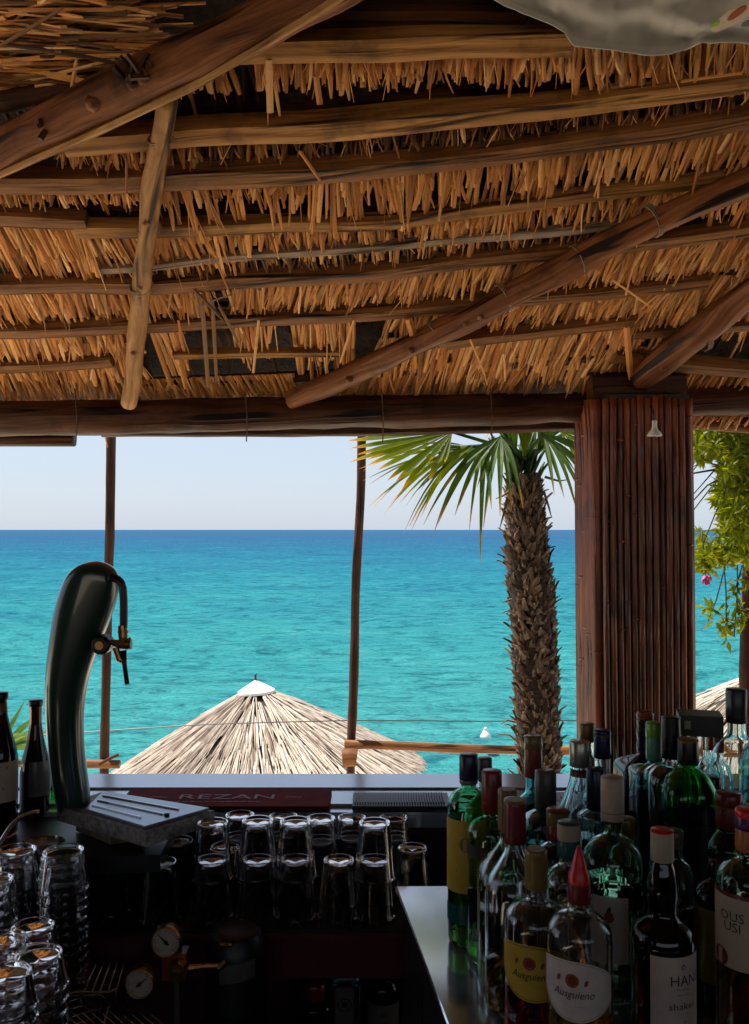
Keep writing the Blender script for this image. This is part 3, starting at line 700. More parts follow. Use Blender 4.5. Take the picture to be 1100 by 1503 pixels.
# flat scales of old leaf bases all over the trunk
m = MB()
for i in range(1500):
    f = ru(.5, 46); k = int(f); p = pts[k].lerp(pts[k + 1], f - k); r = hw(f) * ru(.93, 1.0); th = ru(0, 6.283)
    e1 = Vector((math.cos(th), math.sin(th), 0)); e2 = Vector((-math.sin(th), math.cos(th), 0)); a_ = ru(-.5, .5); up_ = (Vector((0, 0, 1)) * math.cos(a_) + e2 * math.sin(a_)); sd_ = (e2 * math.cos(a_) - Vector((0, 0, 1)) * math.sin(a_))
    c = p + e1 * r; w_ = ru(.006, .018); h_ = ru(.018, .045)
    m.add([c - sd_ * w_, c + sd_ * w_, c + e1 * .009 + up_ * h_ * .5, c + e1 * ru(.008, .02) + up_ * h_ + sd_ * ru(-.006, .006), c - sd_ * w_ * .7 + up_ * h_ * .7, c + sd_ * w_ * .7 + up_ * h_ * .7], [(0, 1, 2), (1, 5, 2), (5, 3, 2), (3, 4, 2), (4, 0, 2)])
m.build('trunk_scales', M['boot'], palm)['kind'] = 'stuff'
# shaggy fibres
m = MB()
for i in range(420):
    f = ru(0, 16) if rnd() < .6 else ru(0, 46); k = int(f); p = pts[k].lerp(pts[k + 1], f - k); r = hw(f) * .9; th = ru(0, 6.283)
    q = p + Vector((math.cos(th) * r, math.sin(th) * r, 0)); e = q + Vector((math.cos(th) * ru(.005, .03), math.sin(th) * ru(.005, .03), ru(-.05, .05)))
    m.tube([q, (q + e) / 2 + Vector((0, 0, .006)), e], [.002, .0016, .0006], 3)
for (a, b_, c) in (((757, 1060), (745, 1057), (735, 1063)), ((762, 1090), (748, 1079), (728, 1077)), ((760, 1140), (750, 1132), (745, 1128)), ((752, 880), (744, 882), (738, 884)), ((755, 900), (747, 896), (738, 899)), ((815, 1060), (822, 1056), (827, 1060)), ((745, 730), (738, 760), (734, 775)), ((798, 720), (806, 745), (810, 760)), ((800, 700), (820, 706), (835, 704)), ((750, 720), (738, 728), (728, 732))):
    m.tube([W(*a, PY - .06), W(*b_, PY - .06), W(*c, PY - .06)], [.006, .004, .0015], 5)
m.build('trunk_fibre', M['boot'], palm)['kind'] = 'stuff'
def fan(hub, axis, nrm, rad, spread, nl, web=.45, droop=.2, mat='frond', petiole=None, wmul=1.0, jit=.1):
    axis = Vector(axis).normalized(); nrm = Vector(nrm); nrm = (nrm - axis * nrm.dot(axis)).normalized(); side = nrm.cross(axis)
    V = []; Fc = []; UV = []
    for i in range(nl):
        a = -spread / 2 + spread * (i + .5) / nl + ru(-.5, .5) * jit * 3 * spread / nl; dirv = (axis * math.cos(a) + side * math.sin(a) + nrm * ru(-.07, .07)).normalized(); L = rad * (.72 + .28 * math.cos(a * .8)) * ru(.9, 1.06)
        hwid = math.tan(spread / nl / 2); sv = nrm.cross(dirv).normalized(); b = len(V); n = 8; dr = droop * ru(.4, 1.9)
        if nl > 10 and jit > .09 and rnd() < .07: continue
        if rnd() < .1: L *= ru(.6, .85)
        for j in range(n + 1):
            t = j / n; d = L * t
            w_ = (d * hwid * (1 if t < web * .8 else 1) if t < web else (web * L * hwid) * (1 - ((t - web) / (1 - web)) ** 2.0) * .95); w_ = w_ * (1 + (wmul - 1) * min(1, t / max(.05, web)) ) + .0006
            c = hub + dirv * d + Vector((0, 0, -1)) * dr * L * max(0, t - web * .6) ** 2.2
            fold = nrm * (w_ * .5)
            V += [c - sv * w_ , c - fold, c + sv * w_]; UV += [(t, 0), (t, .5), (t, 1)]
        for j in range(n):
            q = b + j * 3; Fc += [(q, q + 1, q + 4, q + 3), (q + 1, q + 2, q + 5, q + 4)]
    o = link_mesh('frond', V, Fc, M[mat], palm, UV, False, tuple(palm.location))
    if petiole is not None:
        m = MB(); m.tube([petiole, petiole.lerp(hub, .5) + Vector((0, 0, .02)), hub], [.012, .008, .006], 6); pt = link_mesh('leaf_stalk', m.v, m.f, M['frond_dark'], o, m.uv, True, tuple(palm.location))
cr = W(770, 680, PY)
fan(W(664, 634, 3.40), (-1, .1, -.10), (.12, -.60, .80), .40, 2.9, 24, .72, .05, 'frond', cr, jit=.08)
fan(W(694, 655, 3.42), (-1, -.12, -.22), (.0, -.42, .9), .43, 1.7, 15, .30, .30, 'frond', cr, 1.5)
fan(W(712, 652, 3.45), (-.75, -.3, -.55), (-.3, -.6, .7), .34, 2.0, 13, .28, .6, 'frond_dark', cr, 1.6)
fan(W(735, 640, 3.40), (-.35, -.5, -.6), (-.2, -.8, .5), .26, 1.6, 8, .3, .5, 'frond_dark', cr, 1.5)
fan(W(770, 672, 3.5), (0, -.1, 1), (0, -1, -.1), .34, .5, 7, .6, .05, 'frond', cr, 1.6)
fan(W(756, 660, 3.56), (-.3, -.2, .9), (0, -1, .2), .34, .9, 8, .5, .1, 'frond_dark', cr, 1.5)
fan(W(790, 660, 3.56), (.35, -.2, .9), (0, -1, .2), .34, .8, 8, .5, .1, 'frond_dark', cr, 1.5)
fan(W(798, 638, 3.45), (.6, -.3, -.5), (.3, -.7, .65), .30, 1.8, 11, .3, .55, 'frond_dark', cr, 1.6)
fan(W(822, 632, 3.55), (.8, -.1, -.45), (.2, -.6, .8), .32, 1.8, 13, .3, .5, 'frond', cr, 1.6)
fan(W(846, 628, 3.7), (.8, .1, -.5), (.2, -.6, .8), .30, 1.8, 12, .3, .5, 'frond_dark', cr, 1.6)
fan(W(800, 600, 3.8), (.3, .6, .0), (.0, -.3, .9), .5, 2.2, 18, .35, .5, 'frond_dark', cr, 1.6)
fan(W(850, 580, 3.7), (.8, .2, .3), (.0, -.3, .9), .5, 2.0, 20, .4, .4, 'frond', cr, 1.5)
m = MB()
for i in range(26):
    a = ru(-1.2, 1.2); p = W(770 + ru(-18, 18), ru(690, 715), PY + ru(-.05, .05)); e = p + Vector((math.sin(a) * ru(.06, .16), ru(-.05, .05), ru(.08, .22))); m.tube([p, (p + e) / 2 + Vector((0, 0, .01)), e], [.010, .007, .004], 5)
m.build('leaf_stalks', M['frond_dark'], palm, True)['kind'] = 'stuff'

# ------------------------------------------------------------------ shrub at the right, with post
random.seed(44)
sh = thing('flowering_shrub', 'yellow-green leafy shrub with one pink flower beyond the cane column', 'shrub', (2.0, 4.0, -.13))
m = MB()
stems = []
for i in range(60):
    a = W(ru(1050, 1230), ru(560, 700), ru(3.8, 4.4)); e = a + Vector((ru(-.35, .25), ru(-.2, .2), ru(-.5, .1))); stems.append((a, e)); m.tube([a, (a + e) / 2 + Vector((0, 0, .03)), e], [.006, .004, .002], 5)
hang = [[(1085, 800), (1065, 830), (1052, 880), (1040, 912)], [(1062, 815), (1066, 870), (1066, 900), (1066, 940)], [(1082, 800), (1083, 860), (1080, 905), (1078, 935)], [(1030, 775), (1033, 810), (1036, 845)], [(1090, 830), (1078, 870), (1095, 905)], [(1050, 815), (1045, 825), (1038, 838)]]
leafpts = []
for h in hang:
    P = [W(x, y, 3.9) for x, y in h]; m.tube(P, .003, 5); 
for k in range(6): m.tube([(2.05 + k * .03, 4.05, -.13), (2.0 + .05 * k, 4.05, 1.2), W(1100 + k * 12, 640, 4.1)], [.02, .015, .008], 6, .2)
m.build('stem', M['stem'], sh, True)
mm = MB()
def leaf(c, L, w_, dirv, nrm):
    dirv = dirv.normalized(); s_ = dirv.cross(nrm)
    if s_.length < .01: s_ = Vector((1, 0, 0))
    s_.normalize(); u = s_.cross(dirv)
    mm.add([c, c + dirv * L * .4 - s_ * w_ + u * w_ * .3, c + dirv * L * .45, c + dirv * L * .4 + s_ * w_ + u * w_ * .3, c + dirv * L], [(0, 1, 2), (0, 2, 3), (1, 4, 2), (3, 2, 4)])
def spray(c, k=7, L=.05):
    for q in range(k):
        a = 6.283 * rnd(); dv = Vector((math.cos(a), ru(-.5, .5), math.sin(a) * .8 - .15)); leaf(c + dv * .006, L * ru(.6, 1.2), L * ru(.12, .22), dv, Vector((ru(-1, 1), ru(-1, 0), ru(-.2, 1))))
for i in range(2600):
    px = ru(1022, 1260); py = 600 + 225 * rnd() ** 1.1 
    nval = noise.noise(Vector((px * .022, py * .022, 3.3)))
    if nval < -.24 or (py > 780 and rnd() < .5): continue
    spray(W(px, py, ru(3.7, 4.5)), 7, .06)
for h in hang:
    for k in range(9):
        i = random.randrange(len(h) - 1); t = rnd(); x, y = h[i][0] * (1 - t) + h[i + 1][0] * t, h[i][1] * (1 - t) + h[i + 1][1] * t; spray(W(x, y, 3.9), 3, .045)
for x, y in ((1035, 890), (1045, 895), (1050, 912), (1062, 916), (1075, 912), (1068, 938), (1085, 905), (1095, 910), (1030, 830), (1045, 835), (1095, 850)): spray(W(x, y, 3.88), 6, .06)
mm.build('foliage', M['shrub'], sh)
m = MB(); c = W(1037, 845, 3.85)
for k in range(14):
    a = ru(0, 6.283); e = c + Vector((math.cos(a) * .022, ru(-.02, .01), math.sin(a) * .02 - .02)); m.tube([c, (c + e) / 2, e], [.003, .009, .003], 5)
m.build('flower', M['flower'], sh)
tp = thing('shrub_post', 'brown rough post rising beside the leafy shrub', 'post', (W(1098, 1000, 4.0).x, 4.0, -.13))
pts2 = dens([W(1108, 700, 4), W(1100, 860, 4), W(1096, 950, 4), W(1096, 1040, 4), W(1097, 1400, 4)], 20); m = MB(); m.tube(pts2, .032, 10, .25); m.build('shaft', M['post'], tp, True)
# yucca at far left
yu = thing('yucca_plant', 'spiky yellow-green yucca behind the brown beer bottles', 'plant', (W(0, 1150, 3.6).x, 3.6, -.13))
mm = MB(); c0 = W(2, 1098, 3.6)
for k in range(34):
    a = ru(-1.5, 1.5); dv = Vector((math.sin(a), ru(-.6, .6), math.cos(a) * 1)).normalized(); L = ru(.14, .24); s_ = dv.cross(Vector((0, -1, 0))).normalized() * .009; mid = c0 + dv * L * .5; e = c0 + dv * L + Vector((0, 0, -.02))
    mm.add([c0 - s_ * .6, c0 + s_ * .6, mid + s_, mid - s_, mid + Vector((0, .004, 0)), e], [(0, 1, 2, 3), (3, 2, 5)])
mm.build('leaves', M['yucca'], yu)
m = MB(); m.tube([(yu.location.x, 3.6, -.13), c0], .03, 8, .3); m.build('stem', M['trunk'], yu, True)
random.seed(99)

# ------------------------------------------------------------------ bar counter
LZ = 1.05
bar = thing('bar_counter', 'bar front with pale ledge over dark maroon panels', 'bar counter', (0, 1.9, 0))
MB().box((-1.5, 1.90, LZ - .03), (2.2, 2.005, LZ)).build('ledge_board', M['ledge'], bar)
MB().box((-1.5, 1.80, LZ - .034), (2.2, 1.895, LZ - .004)).build('ledge_board', M['ledge'], bar)
MB().box((-1.5, 1.765, LZ - .040), (2.2, 1.796, LZ - .010)).build('ledge_nosing', M['ledge'], bar)
for i in range(7):
    MB().box((-1.5 + i * .5, 1.79, 0), (-1.5 + i * .5 + .496, 1.82, LZ - .044)).build('front_panel', M['maroon'], bar)
MB().box((-1.5, 1.822, 0), (2.2, 1.98, LZ - .05)).build('core', M['blackwood'], bar)
# inner shelf for glasses
SZ = .905
shf = thing('glass_shelf', 'dark maroon shelf under the ledge carrying upturned glasses', 'shelf', (-.3, 1.66, 0))
MB().box((-1.0, 1.55, SZ - .02), (.05, 1.785, SZ)).build('shelf_top', M['black'], shf)
MB().box((-.9, 1.535, SZ - .075), (.05, 1.549, SZ - .004)).build('lip', M['maroon_lip'], shf)
MB().box((-.95, 1.55, 0), (-.92, 1.78, SZ - .022)).build('side_board', M['blackwood'], shf)
MB().box((-.915, 1.54, .52), (.04, 1.785, .55)).build('lower_board', M['blackwood'], shf)
m = MB()
for k in range(60): m.tube([(-.86 + k * .0152, 1.56, SZ + .002), (-.86 + k * .0152, 1.78, SZ + .002)], .0018, 4)
m.build('ribbed_mat', M['black'], shf)
# bar mats
def quadmat(name, label, cat, x0, x1, y0, y1, z, th, mat):
    o = thing(name, label, cat, ((x0 + x1) / 2, (y0 + y1) / 2, z)); MB().box((x0, y0, z), (x1, y1, z + th)).build('mat_base', mat, o); return o
a = Zp(192, 1158, LZ); b_ = Zp(492, 1180, LZ)
rm = quadmat('bar_mat', 'long dark red bar mat with faded lettering on the pale ledge', 'bar mat', Zp(192, 1160, LZ + .004).x, Zp(487, 1160, LZ + .004).x, 1.755, 1.875, LZ - .003, .008, simple('red rubber mat', (.20, .012, .014), .8, 0, .3, 14, .2, Specular_IOR_Level=.12))
bm2 = quadmat('bar_mat', 'short black ribbed rubber mat on the pale ledge', 'bar mat', Zp(519, 1165, LZ).x, Zp(656, 1165, LZ).x, 1.755, 1.845, LZ - .003, .008, M['black'])
m = MB(); x = Zp(522, 1165, LZ).x
while x < Zp(650, 1165, LZ).x:
    m.box((x, 1.765, LZ + .0052), (x + .002, 1.835, LZ + .010)); x += .0052
m.build('rubber_ribs', M['black'], bm2)
rm2 = quadmat('bar_mat', 'dark red bar mat with pale letters behind the fluted bottle', 'bar mat', Zp(735, 1165, LZ).x, Zp(905, 1165, LZ).x, 1.755, 1.85, LZ - .003, .008, M['c_darkred'])
def text_mesh(body, size, align='CENTER'):
    cu = bpy.data.curves.new('t', 'FONT'); cu.body = body; cu.size = size; cu.align_x = align; cu.resolution_u = 2; cu.shear = .35 if body[:3] == 'Aus' else 0; cu.extrude = 0
    o = bpy.data.objects.new('t', cu); C.objects.link(o); dg = bpy.context.evaluated_depsgraph_get(); me = bpy.data.meshes.new_from_object(o.evaluated_get(dg)); bpy.data.objects.remove(o)
    V = [v.co.copy() for v in me.vertices]; Fc = [tuple(p.vertices) for p in me.polygons]; bpy.data.meshes.remove(me); return V, Fc
def flat_text(parent, body, size, pos, mat, stretch=1.0):
    V, Fc = text_mesh(body, size); V = [Vector((pos[0] + v.x * stretch, pos[1] + v.y, pos[2])) for v in V]
    link_mesh('lettering', V, Fc, mat, parent, None, False, tuple(parent.location))
faded = simple('faded print', (.24, .035, .036), .5, 0, .6, 60, 0)
flat_text(rm, '~ REZAN ~', .042, (rm.location.x, 1.80, LZ + .0062), faded, 1.5); flat_text(rm, '-------------', .03, (rm.location.x - .02, 1.775, LZ + .0062), faded, 1.5)
flat_text(rm2, 'KERS  RS', .045, (rm2.location.x, 1.79, LZ + .0062), M['c_beige'], 1.0)

# ------------------------------------------------------------------ right counter
mc = thing('steel_counter', 'steel-topped counter crowded with liquor bottles', 'counter', (.5, 1.3, 0))
CZ = .98; KC = .62 / .68; RZ = CZ + .08 * KC
pA, pB = Zp(583, 1301, CZ), Zp(663, 1512, CZ); dd = (pB - pA); pB2 = pA + dd * 2.2
poly = [(pA.x, pA.y), (1.5, pA.y + .02), (1.5, pB2.y), (pB2.x, pB2.y)]
poly = [poly[0], poly[3], poly[2], poly[1]]
MB().prism(poly, CZ - .012, CZ).build('worktop', M['steel'], mc)
m = MB(); m.tube([pA + Vector((0, 0, -.004)), pB2 + Vector((0, 0, -.004))], .004, 8); m.tube([pA + Vector((0, 0, -.004)), Vector((1.5, pA.y + .02, CZ - .004))], .004, 8); m.build('rolled_edge', M['chrome'], mc, True)
ins = [(pA.x + .012, pA.y - .012), (pB2.x + .012, pB2.y + .01), (1.49, pB2.y + .01), (1.49, pA.y + .0)]
MB().prism(ins, 0, CZ - .014).build('cabinet', M['blackwood'], mc)
m = MB(); q0 = pA + Vector((.008, -.02, 0)); q1 = pB2 + Vector((.008, .02, 0))
for k in range(5):
    t0, t1 = k / 5 + .004, (k + 1) / 5 - .004; u, v = q0.lerp(q1, t0), q0.lerp(q1, t1)
    MB().add([(u.x, u.y, .05), (v.x, v.y, .05), (v.x, v.y, CZ - .03), (u.x, u.y, CZ - .03), (u.x + .01, u.y, .05), (v.x + .01, v.y, .05), (v.x + .01, v.y, CZ - .03), (u.x + .01, u.y, CZ - .03)], BF).build('side_panel', M['graphite'] if 'graphite' in M else M['c_graphite'], mc)
rz = thing('bottle_riser', 'black step raising the rear bottles on the steel counter', 'display riser', (.70, 1.44, CZ))
MB().box((.33, 1.365, CZ + .001), (1.3, 1.52, RZ - .0005)).build('step', M['blackwood'], rz)

# ------------------------------------------------------------------ bottles
RZ = CZ + .08 * KC
def superf(nq, zc, zt_):
    def rf(th, z, r):
        k = 1 if z < zc else max(0, 1 - (z - zc) / max(1e-4, zt_ - zc))
        n_ = 2 + (nq - 2) * k; c, s = abs(math.cos(th)), abs(math.sin(th))
        q = (c ** n_ + s ** n_) ** (-1 / n_)
        return q
    return rf
def bottle(label, px, ytop, ycap, yneck, yshould, Y, Dpx, capw, gm='glass', caps='red', z0=CZ, sq=0, liq=None, lev=None, labels=(), neckw=None, flute=0, capkind='plain', rot=0, base_round=.006, name='liquor_bottle', bulge=0, round_sh=1, capseg=None, group='liquor bottles on the steel counter'):
    kk = KC if z0 in (CZ, RZ) else 1
    Y = Y * kk; P = W(px, ytop, Y); ztop = P.z - z0
    zz = lambda y: W(px, y, Y).z - z0
    s = Y / F; Rb = Dpx / 2 * s; Rc = capw / 2 * s; Rn = (neckw / 2 if neckw else capw / 2 * .86) * s
    zc, zn, zs = zz(ycap), zz(yneck), zz(yshould)
    root = thing(name, label, 'bottle', (P.x, Y, z0), group)
    root.rotation_euler = (0, 0, rot)
    if bulge: prof = [(Rb * .9, 0), (Rb, .012), (Rb, zs), (Rb * .9, zs + (zn - zs) * .35), (Rn * 1.25, zs + (zn - zs) * .7), (Rn * 1.55, zn + .3 * (zc - zn)), (Rn * 1.3, zn + (zc - zn) * .75), (Rn, zc), (Rn, zc + .012)]
    else:
        prof = [(Rb * .88, 0), (Rb, .008), (Rb, zs)]
        if round_sh: prof += [(Rb * .97, zs + (zn - zs) * .35), (Rb * .70 + Rn * .1, zs + (zn - zs) * .80), (Rn * 1.08, zn + .001)]
        else: prof += [(Rb * .62, zs + (zn - zs) * .5), (Rn * 1.15, zs + (zn - zs) * .85), (Rn, zn)]
        prof += [(Rn * .97, (zn + zc) / 2), (Rn, zc), (Rn, zc + .012)]
    prof = smooth_prof(prof, 4)
    base = superf(sq, zs * .97, zn) if sq else (lambda th, z, r: 1)
    if flute: rf = lambda th, z, r: base(th, z, r) * (1 + (.035 * math.cos(th * flute) if zs * .2 < z < zn * 1.05 and r > Rn * 1.02 else 0))
    else: rf = base
    tk = .0028; inner = [(max(.0015, r - tk), z + (.006 if i == 0 else 0)) for i, (r, z) in enumerate(prof)]
    inner = [(r, max(z, .007)) for r, z in inner]
    full = [(0.0003, .004)] + [(prof[0][0] * .6, .0005)] + prof + list(reversed(inner)) + [(.0003, .010)]
    seg = 48 if flute or sq else 36
    lathe_obj('glass_body', full, M[gm], root, seg, rf, close=False)
    if liq:
        zl = zz(lev); lp_ = [(r - .0020, max(z, .0085)) for r, z in prof if z <= zl]
        rl = lp_[-1][0]; lp_ = [(.0003, .0085)] + lp_ + [(rl, zl), (.0003, zl)]
        lathe_obj('liquid', lp_, M[liq], root, seg, base, close=False)
    # cap
    cs = capseg if capseg else [(caps, 1.0)]
    H = ztop - zc; z = zc; 
    for i, (cm, fr) in enumerate(cs):
        z1 = z + H * fr; last = i == len(cs) - 1; g = Rc * (1 + .015 * (i % 2))
        if capkind == 'nozzle' and last: pr = [(g * .92, z), (g * .88, z + (z1 - z) * .25), (g * .66, z + (z1 - z) * .4), (g * .50, z + (z1 - z) * .62), (g * .26, z + (z1 - z) * .9), (g * .12, z1), (0.0003, z1)]
        else:
            pr = [(g * .97, z), (g, z + .0012), (g, (z + z1) / 2), (g * (.985 if capkind != 'taper' else .92), z1 - .0018)] + ([(g * .93, z1), (.0003, z1)] if last else [(g * .97, z1)])
        if capkind == 'foil': frf = lambda th, z, r: 1 + .02 * noise.noise(Vector((math.cos(th) * 2, math.sin(th) * 2, z * 120)))
        elif capkind == 'ribbed': frf = lambda th, z, r: 1 + .012 * math.cos(th * 24)
        elif capkind == 'ringed': frf = lambda th, z, r: 1 + .05 * math.sin(z * 900)
        else: frf = None
        if capkind in ('foil', 'ringed') or frf: 
            pr2 = []
            for (r0, a0), (r1, a1) in zip(pr, pr[1:]):
                for q in range(5): pr2.append((r0 + (r1 - r0) * q / 5, a0 + (a1 - a0) * q / 5))
            pr = pr2 + [pr[-1]]
        lathe_obj('cap' if last else 'cap_ring', pr, M['c_' + cm], root, 40, frf, close=False)
        z = z1
    if capkind != 'nozzle': lathe_obj('cap_seam', [(Rc * 1.012, zc + H * .22), (Rc * 1.02, zc + H * .235), (Rc * 1.012, zc + H * .25)], M['c_' + cs[0][0]], root, 30, None, close=False)
    # labels: dict(y0,y1,mat,a0,a1,shape,items=[(text,size,ycentre,mat,xoff)])
    face = math.atan2(P.x, Y) * -1      # angle turning the front to the camera
    for lb in labels:
        za, zb = zz(lb['y1']), zz(lb['y0']); a0, a1 = R(lb.get('a0', -60)) + 0, R(lb.get('a1', 60)); na, nb = 28, 8; V = []
        cen = -math.atan2(P.x, Y) * -1
        cen = -math.atan2(P.x, Y)
        rotc = -(math.atan2(P.x, Y)) if True else 0
        off = lb.get('off', .0008)
        def surf(th, z, off=off):
            q = rf(th, z, Rb) if sq or flute else 1
            rr = Rb
            for (r0, z0_), (r1, z1_) in zip(prof, prof[1:]):
                if z0_ <= z <= z1_ and z1_ > z0_: rr = r0 + (r1 - r0) * (z - z0_) / (z1_ - z0_)
            rr = rr * q + off; return Vector((rr * math.sin(th), -rr * math.cos(th), z))
        turn = -math.atan2(P.x, Y) + lb.get('turn', 0) if not sq else 0
        for j in range(nb + 1):
            for i in range(na + 1):
                u = i / na; th = a0 + (a1 - a0) * u + turn; t = j / nb; lo, hi = za, zb
                if lb.get('shape') == 'shield':
                    e = abs(2 * u - 1); hi = zb - (zb - za) * (.32 * e ** 2.2 if u > .5 else .10 * e ** 3); lo = za + (zb - za) * (.42 * e ** 2.4 if u < .5 else .28 * e ** 2)
                elif lb.get('shape') == 'oval': e = abs(2 * u - 1); k = 1 - math.sqrt(max(0, 1 - e * e)); hi = zb - (zb - za) * .5 * k; lo = za + (zb - za) * .5 * k
                V.append(surf(th, lo + (hi - lo) * t))
        Fc = [(j * (na + 1) + i, j * (na + 1) + i + 1, (j + 1) * (na + 1) + i + 1, (j + 1) * (na + 1) + i) for j in range(nb) for i in range(na)]
        lo_ = link_mesh('label', V, Fc, M['c_' + lb['mat']], root, [(v.x, v.z) for v in V], True)
        ac = (a0 + a1) / 2 + turn
        if lb.get('shape') == 'shield':
            rim = [V[i] for i in range(na + 1)] + [V[j * (na + 1) + na] for j in range(1, nb + 1)] + [V[nb * (na + 1) + i] for i in range(na - 1, -1, -1)] + [V[j * (na + 1)] for j in range(nb - 1, 0, -1)]
            cc = sum(rim, Vector()) / len(rim); m_ = MB(); rr_ = [(cc + (p - cc) * .93) for p in rim]
            rr_ = [Vector((p.x, p.y, 0)).normalized() * (Rb + off + .0004) + Vector((0, 0, p.z)) for p in rr_]; m_.tube(rr_ + [rr_[0]], .0004, 4, caps=False); link_mesh('border', m_.v, m_.f, M['c_gold' if lb['mat'] == 'yellow' else 'c_beige'], lo_, None, False)
        for it in lb.get('items', ()):
            kind, size, yc, cm = it[:4]; size *= kk; xo = it[4] * kk if len(it) > 4 else 0; st = it[5] if len(it) > 5 else 1
            zc_ = zz(yc)
            if kind[0] == '@':
                k = 18; fn = {'@o': lambda a: (math.cos(a) * size, math.sin(a) * size), '@b': lambda a: (math.cos(a) * size * .45 + math.sin(a) * size * .2, math.sin(a) * size * .8), '@h': lambda a: (math.cos(a) * size * .7, math.sin(a) * size * (1 if math.sin(a) > 0 else .6)), '@l': lambda a: (max(-1, min(1, math.cos(a) * 9)) * size, max(-1, min(1, math.sin(a) * 9)) * size * .05)}[kind]
                TV = [Vector((*fn(6.2832 * q / k), 0)) for q in range(k)]; TF = [tuple(range(k))]
            else: TV, TF = text_mesh(kind, size); 
            TV = [surf(ac + (v.x * st + xo) / Rb, zc_ + v.y, off + .0005) for v in TV]
            link_mesh('lettering' if kind[0] != '@' else 'emblem', TV, TF, M['c_' + cm], lo_, None, False)
    return root
BT = bottle
# rear row
BT('clear bottle with big dark grey cap standing tallest at the rear', 1081, 1011, 1060, 1082, 1128, 1.60, 78, 30, 'glass_b', 'graphite', RZ, liq='liq_clear', lev=1180, neckw=26)
BT('narrow-necked clear bottle half out of frame behind the tallest one', 1120, 1030, 1060, 1085, 1140, 1.63, 66, 26, 'glass_teal', 'navy', RZ)
BT('bottle with flat wide black box stopper bearing a small sticker', 1024, 1073, 1078, 1120, 1150, 1.61, 66, 22, 'glass_b', 'black', RZ, neckw=30)
BT('bottle with small bright red cap under the black box stopper', 1041, 1080, 1100, 1112, 1140, 1.64, 40, 13, 'glass_b', 'redbright', RZ)
BT('bottle with small orange cap under the black box stopper', 1055, 1082, 1104, 1118, 1150, 1.62, 40, 15, 'glass_b', 'orange', RZ)
BT('square black bottle with ringed black neck before the cane column', 947, 1045, 1104, 1106, 1122, 1.62, 78, 24, 'glass_dark', 'black', RZ, sq=9, liq='liq_black', lev=1130, capkind='ringed', capseg=[('black', .85), ('rust', .15)], round_sh=0)
BT('dark green square bottle with lime and pale green cap', 961, 1060, 1115, 1120, 1130, 1.55, 66, 25, 'glass_teal', 'lime', RZ, sq=8, liq='liq_black', lev=1150, capseg=[('palegreen', .62), ('lime', .38)], round_sh=0)
BT('facetted clear bottle with tall black capsule neck', 985, 1052, 1112, 1120, 1142, 1.50, 72, 29, 'glass', 'black', RZ, sq=5, flute=10, liq='liq_black', lev=1200, capkind='taper', labels=[dict(y0=1180, y1=1240, mat='black', a0=-60, a1=60)])
BT('big bright green glass gin bottle with black cap and gold rim', 1010, 1084, 1120, 1128, 1172, 1.46, 78, 30, 'glass_green', 'black', CZ, sq=3, liq='liq_black', lev=1178, capseg=[('black', .9), ('gold', .1)], labels=[dict(y0=1200, y1=1420, mat='black', a0=-70, a1=70)])
BT('bottle with gold-brown cap behind the silver capped one', 862, 1062, 1088, 1110, 1150, 1.64, 50, 23, 'glass_b', 'gold', CZ)
BT('bottle with small navy cap beside the column foot', 884, 1071, 1112, 1140, 1180, 1.60, 56, 25, 'glass_b', 'navy', CZ, capseg=[('navy', .8), ('gold', .05), ('navy', .15)])
BT('fluted clear bottle with broad silver cap', 851, 1087, 1124, 1136, 1200, 1.58, 70, 30, 'glass_b', 'silver', CZ, flute=12, round_sh=0, liq='liq_clear', lev=1230, labels=[dict(y0=1127, y1=1138, mat='darkred', a0=-80, a1=80)])
BT('clear bottle with tall rusty red cap before the palm trunk', 783, 1080, 1140, 1165, 1200, 1.62, 60, 26, 'glass_teal', 'rust', CZ, liq='liq_clear', lev=1240, capseg=[('rust', .68), ('tan', .32)])
BT('clear bottle with wide grey foil cap next to the rusty cap', 801, 1131, 1188, 1190, 1208, 1.52, 66, 31, 'glass_b', 'grey', CZ, sq=4, liq='liq_clear', lev=1250, labels=[dict(y0=1228, y1=1300, mat='graphite', a0=-55, a1=55)])
BT('ribbed clear bottle with tall navy cap', 875, 1128, 1187, 1190, 1200, 1.50, 54, 28, 'glass_b', 'navy', CZ, flute=16, liq='liq_clear', lev=1280, labels=[dict(y0=1245, y1=1330, mat='graphite', a0=-55, a1=55)])
# left column of bottles
BT('green bottle with navy cap and yellow label at the corner', 688, 1107, 1149, 1158, 1182, 1.478, 62, 27, 'glass_midgreen', 'navy', CZ, liq='liq_yellow', lev=1270, capseg=[('grey', .14), ('navy', .86)], labels=[dict(y0=1196, y1=1300, mat='yellow', a0=-85, a1=75, items=[('@o', .012, 1230, 'gold'), ('@l', .018, 1268, 'ink')]), dict(y0=1318, y1=1345, mat='teal', a0=-85, a1=75)])
BT('slim clear bottle with small grey cap and lime neck', 712, 1112, 1146, 1170, 1222, 1.50, 68, 21, 'glass_pale', 'grey', CZ, liq='liq_clear', lev=1280, neckw=17, labels=[dict(y0=1160, y1=1190, mat='lime', a0=-80, a1=80)])
BT('clear bottle with plain tall red cap', 722, 1131, 1190, 1200, 1222, 1.42, 72, 30, 'glass_pale', 'red', CZ, liq='liq_clear', lev=1300, labels=[dict(y0=1234, y1=1250, mat='ink', a0=-80, a1=60, items=[('IIIIIIII', .012, 1247, 'red')])])
BT('clear angular bottle with tan foil cap', 745, 1158, 1218, 1230, 1278, 1.352, 88, 28, 'glass', 'tan', CZ, sq=3.5, round_sh=0, liq='liq_clear', lev=1330, capkind='foil', labels=[dict(y0=1300, y1=1360, mat='gold', a0=-82, a1=-62)])
